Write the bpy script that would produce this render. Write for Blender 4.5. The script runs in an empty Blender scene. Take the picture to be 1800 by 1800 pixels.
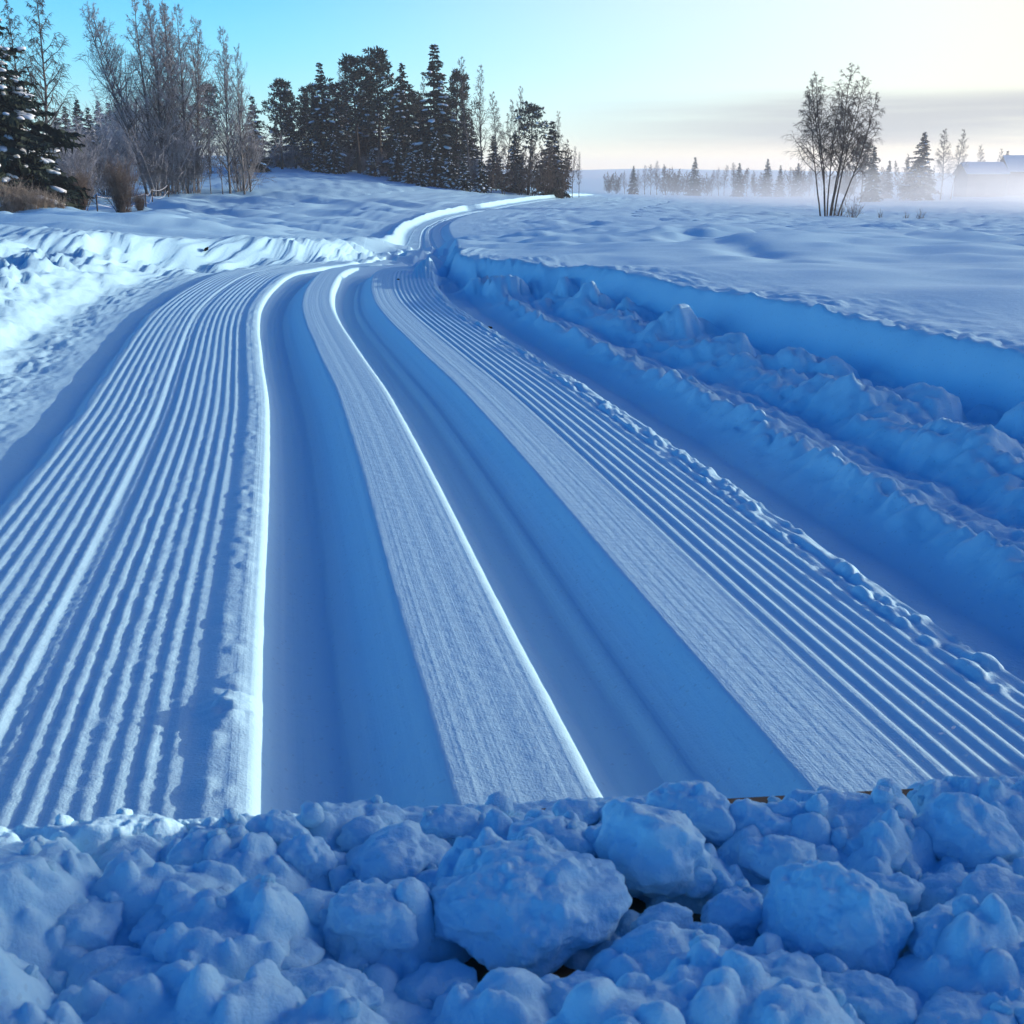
import bpy, bmesh, math, random
import numpy as np
from mathutils import Vector, Matrix

random.seed(7)
rng = np.random.default_rng(7)
scene = bpy.context.scene

# ------------------------------------------------------------------ camera
CAM_H = 0.38                       # eye height above the groomed snow (metres)
PITCH = math.radians(16.44)
FPX = 2000.0                       # focal length in photo pixels (1800 px wide)
cam_data = bpy.data.cameras.new('camera')
cam_data.sensor_width = 36.0
cam_data.lens = FPX / 1800.0 * 36.0
cam_data.clip_start = 0.02
cam_data.clip_end = 20000.0
cam = bpy.data.objects.new('camera', cam_data)
scene.collection.objects.link(cam)
cam.location = (0, 0, CAM_H)
cam.rotation_euler = (math.pi / 2 - PITCH, 0, 0)
scene.camera = cam
cam_data.dof.use_dof = True
cam_data.dof.focus_distance = 2.2
cam_data.dof.aperture_fstop = 60.0

# ------------------------------------------------------------------ sky, sun, exposure
SUN_AZ = math.radians(68)          # to the right of the view direction (+Y)
SUN_EL = math.radians(9.3)
world = bpy.data.worlds.new('World')
scene.world = world
world.use_nodes = True
wn, wl = world.node_tree.nodes, world.node_tree.links
wn.clear()
w_out = wn.new('ShaderNodeOutputWorld')
w_bg = wn.new('ShaderNodeBackground')
w_bg.inputs['Strength'].default_value = 0.15
sky = wn.new('ShaderNodeTexSky')
sky.sky_type = 'NISHITA'
sky.sun_disc = False
sky.sun_elevation = SUN_EL
sky.sun_rotation = SUN_AZ
sky.altitude = 0
sky.air_density = 1.0
sky.dust_density = 0.0
sky.ozone_density = 9.2
def wmath(op, a, b=None, c=None, clamp=False):
    q = wn.new('ShaderNodeMath'); q.operation = op; q.use_clamp = clamp
    for k, v in enumerate((a, b, c)):
        if v is None: continue
        if isinstance(v, (int, float)): q.inputs[k].default_value = v
        else: wl.new(v, q.inputs[k])
    return q.outputs[0]
def wramp(x, lo, hi, a=0.0, b=1.0):
    q = wn.new('ShaderNodeMapRange'); q.interpolation_type = 'SMOOTHSTEP'
    wl.new(x, q.inputs[0])
    for k, v in enumerate((lo, hi, a, b)): q.inputs[k + 1].default_value = v
    return q.outputs[0]
def wmix(f, a, b, mode='MIX'):
    q = wn.new('ShaderNodeMix'); q.data_type = 'RGBA'; q.blend_type = mode; q.clamp_result = False
    if isinstance(f, float): q.inputs[0].default_value = f
    else: wl.new(f, q.inputs[0])
    for k, v in ((6, a), (7, b)):
        if isinstance(v, tuple): q.inputs[k].default_value = (*v, 1)
        else: wl.new(v, q.inputs[k])
    return q.outputs[2]
w_tc = wn.new('ShaderNodeTexCoord')
w_sep = wn.new('ShaderNodeSeparateXYZ'); wl.new(w_tc.outputs['Generated'], w_sep.inputs[0])
elev = w_sep.outputs[2]                                   # sine of the elevation
w_dot = wn.new('ShaderNodeVectorMath'); w_dot.operation = 'DOT_PRODUCT'
w_dot.inputs[1].default_value = (math.sin(SUN_AZ), math.cos(SUN_AZ), 0)
wl.new(w_tc.outputs['Generated'], w_dot.inputs[0])
sunward = w_dot.outputs['Value']
# thin frosty air close to the horizon, the same all the way round
air = wramp(elev, 0.10, 0.36, 1.0, 0.0)
col = wmix(air, sky.outputs[0], (6.1, 3.25, 2.05), 'MULTIPLY')
# bright cloud veil on the sun's side, extended above view for side light
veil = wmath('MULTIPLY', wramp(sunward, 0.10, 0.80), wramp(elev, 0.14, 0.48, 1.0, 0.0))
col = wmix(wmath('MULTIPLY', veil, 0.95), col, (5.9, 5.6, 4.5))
# aureole round the unseen sun, brightness added to side-light the shaded snow
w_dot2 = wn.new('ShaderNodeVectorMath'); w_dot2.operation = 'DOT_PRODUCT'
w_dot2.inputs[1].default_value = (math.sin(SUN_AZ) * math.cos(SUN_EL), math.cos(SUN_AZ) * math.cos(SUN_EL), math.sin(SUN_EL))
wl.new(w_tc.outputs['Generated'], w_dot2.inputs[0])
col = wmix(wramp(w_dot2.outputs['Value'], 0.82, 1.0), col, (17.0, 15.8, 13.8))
# low bank of stratus
w_map = wn.new('ShaderNodeMapping'); w_map.inputs['Scale'].default_value = (2.2, 2.2, 46)
wl.new(w_tc.outputs['Generated'], w_map.inputs[0])
w_no = wn.new('ShaderNodeTexNoise'); w_no.inputs['Scale'].default_value = 1.0; w_no.inputs['Detail'].default_value = 4
wl.new(w_map.outputs[0], w_no.inputs['Vector'])
w_map2 = wn.new('ShaderNodeMapping'); w_map2.inputs['Scale'].default_value = (1.3, 1.3, 16); w_map2.inputs['Location'].default_value = (3.1, 0.4, 1.7)
wl.new(w_tc.outputs['Generated'], w_map2.inputs[0])
w_no2 = wn.new('ShaderNodeTexNoise'); w_no2.inputs['Scale'].default_value = 1.0; w_no2.inputs['Detail'].default_value = 3
wl.new(w_map2.outputs[0], w_no2.inputs['Vector'])
top = wmath('ADD', elev, wmath('MULTIPLY', wmath('SUBTRACT', w_no2.outputs['Fac'], 0.5), 0.050))
bank = wmath('MULTIPLY', wramp(top, 0.012, 0.030), wramp(top, 0.056, 0.073, 1.0, 0.0))
bank = wmath('MULTIPLY', bank, wramp(sunward, 0.34, 0.62))
bank = wmath('MULTIPLY', bank, wramp(w_no.outputs['Fac'], 0.36, 0.60, 0.25, 1.0))
col = wmix(wmath('MULTIPLY', bank, 0.82), col, (2.8, 2.95, 3.2))
# warm light under the cloud, close to the horizon
glow = wmath('MULTIPLY', wramp(elev, 0.010, 0.035, 1.0, 0.0), wramp(sunward, 0.2, 0.6))
col = wmix(wmath('MULTIPLY', glow, 0.75), col, (7.4, 6.2, 4.6))
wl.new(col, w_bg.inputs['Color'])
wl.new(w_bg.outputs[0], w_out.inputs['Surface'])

sun_data = bpy.data.lights.new('sun', 'SUN')
sun_data.energy = 4.0
sun_data.angle = math.radians(0.55)
sun_data.color = (1.0, 0.85, 0.70)
sun = bpy.data.objects.new('sun', sun_data)
scene.collection.objects.link(sun)
sun_dir = Vector((math.sin(SUN_AZ) * math.cos(SUN_EL), math.cos(SUN_AZ) * math.cos(SUN_EL), math.sin(SUN_EL)))
sun.rotation_euler = sun_dir.to_track_quat('Z', 'Y').to_euler()
sun.location = (30, 10, 30)

vs = scene.view_settings
vs.view_transform = 'Standard'
vs.look = 'None'
vs.gamma = 1.0
vs.exposure = 0.30
scene.cycles.use_denoising = True
scene.cycles.max_bounces = 6
scene.cycles.diffuse_bounces = 3
scene.cycles.volume_bounces = 2
scene.cycles.transparent_max_bounces = 8
scene.cycles.sample_clamp_indirect = 4.0
scene.cycles.volume_step_rate = 1.0

# ------------------------------------------------------------------ helpers
def ground(px, py, H=0.0):
    """photo pixel + height above groomed snow -> world (X, Y)"""
    t = (py - 900) / FPX
    Y = (CAM_H - H) / math.tan(PITCH + math.atan(t))
    d = Y / (math.cos(PITCH) - t * math.sin(PITCH))
    return ((px - 900) / FPX * d, Y)

def y2h(py, Y):
    return CAM_H - Y * np.tan(PITCH + np.arctan((np.asarray(py, float) - 900) / FPX))

def h2y(H, Y):
    return 900 + FPX * np.tan(np.arctan2(CAM_H - np.asarray(H, float), Y) - PITCH)

def px2x(px, Y, py=380):
    t = (py - 900) / FPX
    return (px - 900) / FPX * Y / (math.cos(PITCH) - t * math.sin(PITCH))

def smooth(a, b, x):
    t = np.clip((x - a) / (b - a), 0, 1)
    return t * t * (3 - 2 * t)

def _hash(ix, iy, seed):
    h = (ix.astype(np.int64) * 374761393 + iy.astype(np.int64) * 668265263 + seed * 974711 + 1013904223) & 0xFFFFFFFF
    h = ((h ^ (h >> 13)) * 1274126177) & 0xFFFFFFFF
    h = ((h ^ (h >> 16)) * 2246822519) & 0xFFFFFFFF
    return (h ^ (h >> 15)) & 0xFFFFFFFF

def noise2(x, y, seed=0):
    """gradient noise, about -1..1"""
    x0 = np.floor(x); y0 = np.floor(y)
    fx = x - x0; fy = y - y0
    ux = fx * fx * fx * (fx * (fx * 6 - 15) + 10); uy = fy * fy * fy * (fy * (fy * 6 - 15) + 10)
    def g(dx, dy):
        a = _hash(x0 + dx, y0 + dy, seed) * (2 * np.pi / 4294967296.0)
        return np.cos(a) * (fx - dx) + np.sin(a) * (fy - dy)
    a = g(0, 0) + ux * (g(1, 0) - g(0, 0)); b = g(0, 1) + ux * (g(1, 1) - g(0, 1))
    return (a + uy * (b - a)) * 1.5

def fbm(x, y, octs=4, seed=0, gain=0.5):
    s = 0; a = 1.0
    for o in range(octs):
        s = s + a * noise2(x * 2 ** o, y * 2 ** o, seed + o * 17); a *= gain
    return s

def bumps(x, y, seed=0, rmin=0.25, rmax=0.62, dens=1.0):
    """union of random rounded clods on a unit grid: 0..~0.62"""
    x0 = np.floor(x); y0 = np.floor(y); best = np.zeros_like(x)
    for dx in (-1, 0, 1):
        for dy in (-1, 0, 1):
            cx = x0 + dx; cy = y0 + dy
            h1 = _hash(cx, cy, seed) / 4294967296.0; h2 = _hash(cx, cy, seed + 5) / 4294967296.0
            h3 = _hash(cx, cy, seed + 9) / 4294967296.0; h4 = _hash(cx, cy, seed + 13) / 4294967296.0
            r = rmin + (rmax - rmin) * h3 * h3
            d2 = (x - cx - h1) ** 2 + ((y - cy - h2) * (0.8 + 0.5 * h4)) ** 2
            v = np.sqrt(np.maximum(0, r * r - d2))
            best = np.maximum(best, np.where(h4 < dens, v, 0))
    return best

def new_mesh(name, co, faces, mat=None, smooth_shade=True):
    """co (n,3), faces (m,3|4) arrays -> mesh"""
    me = bpy.data.meshes.new(name)
    co = np.asarray(co, np.float32); faces = np.asarray(faces, np.int32)
    m, k = faces.shape
    me.vertices.add(len(co)); me.vertices.foreach_set('co', co.ravel())
    me.loops.add(m * k); me.loops.foreach_set('vertex_index', faces.ravel())
    me.polygons.add(m)
    me.polygons.foreach_set('loop_start', np.arange(0, m * k, k, dtype=np.int32))
    if smooth_shade:
        me.polygons.foreach_set('use_smooth', np.ones(m, bool))
    me.update(calc_edges=True)
    me.validate()
    if mat: me.materials.append(mat)
    return me

def grid_faces(nr, nc):
    i = np.arange(nr - 1)[:, None] * nc + np.arange(nc - 1)[None, :]
    return np.stack([i, i + 1, i + nc + 1, i + nc], -1).reshape(-1, 4)

def link(name, me, parent=None, **props):
    o = bpy.data.objects.new(name, me)
    scene.collection.objects.link(o)
    if parent: o.parent = parent
    for k, v in props.items(): o[k] = v
    return o

def tag(o, label, cat, group=None):
    o['label'] = label; o['category'] = cat
    if group: o['group'] = group
    return o

def empty(name, loc, rz=0.0, s=1.0):
    o = bpy.data.objects.new(name, None)
    scene.collection.objects.link(o)
    o.location = loc; o.rotation_euler = (0, 0, rz); o.scale = (s, s, s)
    o.empty_display_size = 0.2
    return o

# ------------------------------------------------------------------ materials
def mat_new(name):
    m = bpy.data.materials.new(name); m.use_nodes = True
    n = m.node_tree.nodes; l = m.node_tree.links
    return m, n, l, n['Principled BSDF']

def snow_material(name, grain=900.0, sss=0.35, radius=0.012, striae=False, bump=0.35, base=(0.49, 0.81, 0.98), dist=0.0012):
    m, n, l, b = mat_new(name)
    tc = n.new('ShaderNodeTexCoord')
    n1 = n.new('ShaderNodeTexNoise'); n1.inputs['Scale'].default_value = grain; n1.inputs['Detail'].default_value = 3
    n2 = n.new('ShaderNodeTexNoise'); n2.inputs['Scale'].default_value = grain * 0.16; n2.inputs['Detail'].default_value = 4
    for q in (n1, n2): l.new(tc.outputs['Object'], q.inputs['Vector'])
    b1 = n.new('ShaderNodeBump'); b1.inputs['Strength'].default_value = bump; b1.inputs['Distance'].default_value = dist
    b2 = n.new('ShaderNodeBump'); b2.inputs['Strength'].default_value = bump * 0.8; b2.inputs['Distance'].default_value = dist * 3
    l.new(n1.outputs['Fac'], b1.inputs['Height']); l.new(n2.outputs['Fac'], b2.inputs['Height'])
    l.new(b2.outputs['Normal'], b1.inputs['Normal'])
    if striae:
        uv = n.new('ShaderNodeUVMap'); uv.uv_map = 'trail'
        mp = n.new('ShaderNodeMapping'); mp.inputs['Scale'].default_value = (210, 0.22, 1)
        ns = n.new('ShaderNodeTexNoise'); ns.inputs['Scale'].default_value = 1.0; ns.inputs['Detail'].default_value = 3
        at = n.new('ShaderNodeAttribute'); at.attribute_name = 'combed'
        mu = n.new('ShaderNodeMath'); mu.operation = 'MULTIPLY'
        l.new(uv.outputs[0], mp.inputs[0]); l.new(mp.outputs[0], ns.inputs['Vector'])
        l.new(ns.outputs['Fac'], mu.inputs[0]); l.new(at.outputs['Fac'], mu.inputs[1])
        b3 = n.new('ShaderNodeBump'); b3.inputs['Strength'].default_value = 0.28; b3.inputs['Distance'].default_value = 0.0026
        l.new(mu.outputs[0], b3.inputs['Height']); l.new(b3.outputs['Normal'], b2.inputs['Normal'])
    l.new(b1.outputs['Normal'], b.inputs['Normal'])
    # faint natural variation in the crystals' whiteness
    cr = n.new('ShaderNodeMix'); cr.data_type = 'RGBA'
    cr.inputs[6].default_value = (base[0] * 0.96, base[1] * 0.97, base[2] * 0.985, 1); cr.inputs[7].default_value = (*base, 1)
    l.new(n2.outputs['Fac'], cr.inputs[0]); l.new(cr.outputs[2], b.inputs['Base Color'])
    b.inputs['Roughness'].default_value = 0.55
    b.inputs['IOR'].default_value = 1.31
    b.inputs['Specular IOR Level'].default_value = 0.35
    if sss > 0:
        b.subsurface_method = 'BURLEY'
        b.inputs['Subsurface Weight'].default_value = sss
        b.inputs['Subsurface Radius'].default_value = (0.35, 0.7, 1.0)
        b.inputs['Subsurface Scale'].default_value = radius
    # ice-crystal glints: sparse mirror facets with random tilt
    vo = n.new('ShaderNodeTexVoronoi'); vo.inputs['Scale'].default_value = grain * 0.8
    l.new(tc.outputs['Object'], vo.inputs['Vector'])
    sep = n.new('ShaderNodeSeparateColor'); l.new(vo.outputs['Color'], sep.inputs[0])
    gt = n.new('ShaderNodeMath'); gt.operation = 'GREATER_THAN'; gt.inputs[1].default_value = 0.985
    l.new(sep.outputs[2], gt.inputs[0])
    gl = n.new('ShaderNodeBsdfGlossy'); gl.inputs['Roughness'].default_value = 0.22
    va = n.new('ShaderNodeVectorMath'); va.operation = 'SUBTRACT'; va.inputs[1].default_value = (0.5, 0.5, -0.15)
    l.new(vo.outputs['Color'], va.inputs[0])
    vn = n.new('ShaderNodeVectorMath'); vn.operation = 'NORMALIZE'; l.new(va.outputs[0], vn.inputs[0])
    l.new(vn.outputs[0], gl.inputs['Normal'])
    mx = n.new('ShaderNodeMixShader')
    gm = n.new('ShaderNodeMath'); gm.operation = 'MULTIPLY'; gm.inputs[1].default_value = .1; l.new(gt.outputs[0], gm.inputs[0]); l.new(gm.outputs[0], mx.inputs[0]); l.new(b.outputs[0], mx.inputs[1]); l.new(gl.outputs[0], mx.inputs[2])
    l.new(mx.outputs[0], n['Material Output'].inputs['Surface'])
    return m

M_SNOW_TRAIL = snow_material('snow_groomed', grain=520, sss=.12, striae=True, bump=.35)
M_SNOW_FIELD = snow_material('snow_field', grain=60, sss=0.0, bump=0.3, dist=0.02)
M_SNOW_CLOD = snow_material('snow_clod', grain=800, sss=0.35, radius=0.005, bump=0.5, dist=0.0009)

# ------------------------------------------------------------------ terrain height
XC = np.array([-600, -200, 0, 300, 600, 750, 900, 1200, 1500, 1800, 2200, 2600], float)
YR = np.array([7, 10, 15, 22, 30, 45, 60, 75, 95, 115, 150, 220, 330, 600, 1500, 4000], float)
PY = np.array([
    [402, 398, 394, 388, 383, 374, 366, 350, 335, 315, 290, 275, 275, 285, 295, 296],
    [402, 398, 394, 388, 383, 374, 366, 350, 335, 315, 290, 275, 275, 285, 295, 296],
    [402, 399, 395, 389, 383, 374, 366, 350, 330, 308, 285, 272, 275, 285, 295, 296],
    [414, 411, 407, 400, 393, 380, 362, 338, 312, 296, 282, 272, 275, 285, 295, 296],
    [430, 430, 428, 424, 416, 394, 368, 340, 308, 290, 282, 275, 280, 288, 297, 298],
    [434, 433, 432, 430, 426, 395, 374, 358, 336, 314, 300, 300, 304, 306, 300, 299],
    [425, 422, 420, 416, 408, 392, 377, 365, 348, 336, 331, 334, 334, 335, 303, 304],
    [418, 412, 408, 402, 396, 386, 378, 373, 366, 361, 355, 350, 345, 340, 301, 303],
    [420, 418, 414, 408, 403, 396, 391, 387, 377, 370, 363, 354, 344, 338, 302, 304],
    [424, 420, 415, 409, 404, 397, 391, 387, 380, 373, 365, 352, 338, 332, 303, 304],
    [424, 420, 415, 409, 404, 397, 391, 387, 380, 373, 365, 352, 338, 332, 303, 304],
    [424, 420, 415, 409, 404, 397, 391, 387, 380, 373, 365, 352, 338, 332, 303, 304]], float)
near_rows = [(1.5, [.15] * 4 + [.12, .11] + [.10] * 6), (2.5, [.16] * 3 + [.15, .12, .11] + [.10] * 6), (3.5, [.17, .17, .17, .15, .11, .10, .095, .10, .10, .10, .10, .10]),
             (4.6, [.17, .17, .17, .15, .10, .08, .075, .08, .08, .08, .08, .08]),
             (5.6, [.15, .15, .14, .12, .07, .05, .05, .065, .065, .06, .06, .06])]
YR_all = np.concatenate([[r[0] for r in near_rows], YR])
PY_all = np.concatenate([np.array([h2y(np.array(r[1]), r[0]) for r in near_rows]).T, PY], 1)
TG = np.linspace(-0.85, 0.85, 171)
LG = np.linspace(math.log(1.5), math.log(4000), 241)
def _build_table():
    th = (XC - 900) / FPX * 1.0 / 0.9975
    t1 = np.array([np.interp(LG, np.log(YR_all), row) for row in PY_all])       # cols x LG
    t2 = np.array([np.interp(TG, th / 1.02, t1[:, j]) for j in range(len(LG))]).T  # TG x LG
    for axis, s in ((0, 5), (1, 3)):
        k = np.exp(-0.5 * (np.arange(-3 * s, 3 * s + 1) / s) ** 2); k /= k.sum()
        pad = [(0, 0), (0, 0)]; pad[axis] = (3 * s, 3 * s)
        t2 = np.apply_along_axis(lambda v: np.convolve(v, k, 'valid'), axis, np.pad(t2, pad, 'edge'))
    return t2
TABLE = _build_table()

def base_height(X, Y):
    Yc = np.clip(Y, 1.5, 4000)
    R = np.clip(np.hypot(np.maximum(Y, 0), X * 0.55), 1.5, 4000)
    Yc = np.where(Y < 1.5, 1.5, Yc)
    th = np.clip(X / np.maximum(Yc, 1.5), -0.849, 0.849)
    ft = (th - TG[0]) / (TG[1] - TG[0]); fl = (np.log(Yc) - LG[0]) / (LG[1] - LG[0])
    i = np.clip(ft.astype(int), 0, len(TG) - 2); j = np.clip(fl.astype(int), 0, len(LG) - 2)
    a = ft - i; b = fl - j
    p = (TABLE[i, j] * (1 - a) + TABLE[i + 1, j] * a) * (1 - b) + (TABLE[i, j + 1] * (1 - a) + TABLE[i + 1, j + 1] * a) * b
    return y2h(p, Yc)

# trail centre line (middle of the ridge between the two ski tracks)
c_near = [ground(x, y) for x, y in ((922, 1400), (857, 1240), (785, 1060), (712, 870), (641, 700), (602, 630), (564, 560), (556, 527), (566, 497), (592, 473), (640, 462), (690, 453))]
x0, y0 = c_near[0]; x1, y1 = c_near[1]
sl = (x1 - x0) / (y1 - y0)
c_pts = [(x0 - sl * (y0 + 2.0), -2.0)] + c_near + [(px2x(px, Y), Y) for px, Y in ((745, 9.5), (752, 14), (752, 20), (750, 28), (749, 37), (757, 45), (792, 56), (850, 69), (940, 92), (1000, 112), (1046, 140), (1080, 200))]
def catmull(pts, per=14):
    P = np.array([pts[0]] + list(pts) + [pts[-1]], float); out = []
    for i in range(1, len(P) - 2):
        t = np.linspace(0, 1, per, endpoint=False)[:, None]
        a, b, c, d = P[i - 1], P[i], P[i + 1], P[i + 2]
        # centripetal-ish: limit tangents by segment length
        L = np.linalg.norm(c - b); m1 = (c - a) / max(1e-9, np.linalg.norm(c - b) + np.linalg.norm(b - a)) * L; m2 = (d - b) / max(1e-9, np.linalg.norm(c - b) + np.linalg.norm(d - c)) * L
        out.append((2 * t ** 3 - 3 * t ** 2 + 1) * b + (t ** 3 - 2 * t ** 2 + t) * m1 + (-2 * t ** 3 + 3 * t ** 2) * c + (t ** 3 - t ** 2) * m2)
    out.append(P[-1:]); return np.concatenate(out)
CL = catmull(c_pts)
def _smooth_line(A, it=6):
    A = A.copy()
    for _ in range(it):
        A[1:-1] = 0.25 * A[:-2] + 0.5 * A[1:-1] + 0.25 * A[2:]
    return A
CL = _smooth_line(CL)
CLS = np.concatenate([[0], np.cumsum(np.hypot(*np.diff(CL, axis=0).T))])

def cx_of_y(Y):
    return np.interp(Y, CL[:, 1], CL[:, 0])

def dist_line(X, Y, L, S=None):
    """signed distance (right of the line positive), arc length"""
    best = np.full(X.shape, 1e18); sgn = np.ones(X.shape); ss = np.zeros(X.shape)
    for k in range(len(L) - 1):
        ax, ay = L[k]; bx, by = L[k + 1]
        dx, dy = bx - ax, by - ay; l2 = dx * dx + dy * dy
        if l2 < 1e-14: continue
        t = np.clip(((X - ax) * dx + (Y - ay) * dy) / l2, 0, 1)
        ex = X - ax - t * dx; ey = Y - ay - t * dy
        d = ex * ex + ey * ey
        m = d < best
        best = np.where(m, d, best)
        sgn = np.where(m, np.where(ex * dy - ey * dx >= 0, 1.0, -1.0), sgn)
        if S is not None: ss = np.where(m, S[k] + t * math.sqrt(l2), ss)
    return np.sqrt(best) * sgn, ss

LB = np.array([(-1.55, -30), (-1.58, -1), (-1.62, 1), (-1.66, 2.2), (-1.74, 3.3), (-1.73, 4.1), (-1.52, 4.85), (-1.10, 5.45), (-.80, 6.0)] + [(px2x(px, Y), Y) for px, Y in ((690, 9.5), (704, 14), (712, 20), (713, 28))] + [(cx_of_y(Y) - .62, Y) for Y in (37, 45, 56, 69, 92, 112, 140, 200)])
rb = [ground(x, y, .10) for x, y in ((1800, 612), (1650, 588), (1500, 556), (1350, 528), (1200, 499), (1050, 471), (900, 449), (810, 437))]
RB = np.array([(1.16, -30), (1.14, -1), (1.10, .4), (1.02, 1.2)] + rb + [(px2x(px, Y), Y) for px, Y in ((800, 6.0), (800, 9.5), (796, 14), (792, 20), (788, 28))] + [(cx_of_y(Y) + .62, Y) for Y in (37, 45, 56, 69, 92, 112, 140, 200)])
LB = _smooth_line(catmull(LB, 5), 2); RB = _smooth_line(catmull(RB, 5), 2)

U_K = np.array([-1.9, -1.3, -1.15, -.97, -.87, -.78, -.735, -.70, -.53, -.505, -.485, -.215, -.203, -.182, -.172, -.160, -.147, -.105, -.045, .043, .050, .064, .080, .118, .133, .143, .183, .418, .436, .452, .52, .56, .59, .63, .70, .745, .79, .86, .96, 1.3])
H_K = np.array([.0, .01, .055, .090, .065, .02, -.010, -.018, -.025, -.025, -.011, -.011, -.008, -.009, -.012, -.036, -.044, -.047, .0, .0, -.004, -.034, -.046, -.045, -.034, -.033, .0, .0, -.026, -.040, -.040, -.014, .008, -.008, -.016, .010, .022, .004, -.008, -.004])

OLD_TRACK = catmull([(px2x(px, Y), Y) for px, Y in ((985, 58), (1000, 47), (1060, 28), (1155, 14), (1249, 5.9), (1333, 4.7), (1420, 4.0))], 6)

def profile(u, s, X, Y):
    """groomed cross-section relative to the bed, plus comb mask"""
    near = 1 - smooth(5.2, 9.0, Y)
    j = 0.006 * noise2(s * 3.1, u * 0 + 3, 5) + 0.004 * noise2(s * 11, u * 0, 6)
    edge = smooth(.38, .46, np.abs(u))            # only rough edges wander
    track = 1 - smooth(.24, .3, np.abs(u))
    uu = u + j * edge + (0.0016 * noise2(s * 2.0, u * 0 + 9, 8) + .0007 * noise2(s * 24, u * 0 + 5, 9)) * track
    uu = uu + 0.02 * noise2(s * 1.7, u * 2.5, 31) * smooth(.5, .6, np.abs(u))
    h = np.interp(uu, U_K, H_K)
    out = smooth(.52, .7, np.abs(u))
    left_fade = 1 - smooth(4.3, 5.3, Y)
    h = np.where(u < -.74, h * left_fade + (1 - left_fade) * (-.03) * smooth(.9, .5, -u), h)
    h = np.where(np.abs(u) > .45, h * (0.25 + 0.75 * near), h * (0.55 + 0.45 * near))
    # corduroy
    wob = 0.0020 * noise2(s * 1.0, u * 12, 41) + 0.0003 * noise2(s * 14, u * 80, 43)
    def comb(u0, u1, pitch, amp, seed):
        m = smooth(u0, u0 + .012, u) * (1 - smooth(u1 - .012, u1, u))
        ph = (u + wob - u0) / pitch
        c = np.sin(np.pi * ph) ** 2
        cell = np.floor(ph)
        a = amp * (0.9 + 0.35 * noise2(s * .8, cell * 7.3, seed) + 0.16 * noise2(s * 6, cell * 3.1, seed + 2))
        a = np.maximum(a, amp * 0.12)
        return m * (c - .5) * a, m
    cl, ml = comb(-.485, -.215, .0166, .0022, 51)
    cr_, mr = comb(.255, .415, .0158, .0029, 61)
    fade = 1 - smooth(4.2, 7.5, Y)
    h = h + (cl + cr_) * fade
    # one missed, wider furrow in the left comb
    h = h - .0022 * np.exp(-((u + .345 + .004 * noise2(s * .8, u * 0, 3)) / .010) ** 2) * fade
    # left comb roughness patches
    rough = smooth(.1, .6, noise2(s * 1.2, u * 9, 71)) * ml
    h = h + rough * .0006 * fbm(s * 26, u * 110, 2, 73) * fade + ml * .0006 * noise2(s * 120, u * 200, 75) * fade
    # crumbs along the berm beside the left track
    berm = np.exp(-((u + .193) / .016) ** 2)
    h = h + fade * berm * .0038 * (bumps(s * 38, u * 60, 81, .2, .6, .55) - .1 * (noise2(s * 4, u * 0, 83) > .2))
    # crumbly right lip of the slab
    lip = np.exp(-((u - .402) / .02) ** 2)
    h = h + fade * lip * .012 * bumps(s * 45, u * 55, 91, .2, .62, .7)
    h = h + fade * lip * .004 * noise2(s * 20, u * 60, 93)
    h = h + fade * (np.abs(u) < .27) * (.00026 * noise2(s * .35, u * 120, 95) + .0002 * noise2(s * .7, u * 75, 96)) * (1 + 3.0 * (h < -.02))
    cxk, cyk = ground(408, 1225)
    rk = np.hypot((X - cxk) / .018, (Y - cyk) / .026)
    h = h + np.exp(-rk ** 2) * (.005 + .007 * bumps(X * 120, Y * 120, 97, .2, .6, .8) + .003 * noise2(X * 90, Y * 90, 98))
    combed = np.clip(ml * .5 + mr * .7 + (np.abs(u) < .19) * .8 + ((u > .18) & (u < .27)) * 1.0, 0, 1)
    return h, combed * near, out

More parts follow.
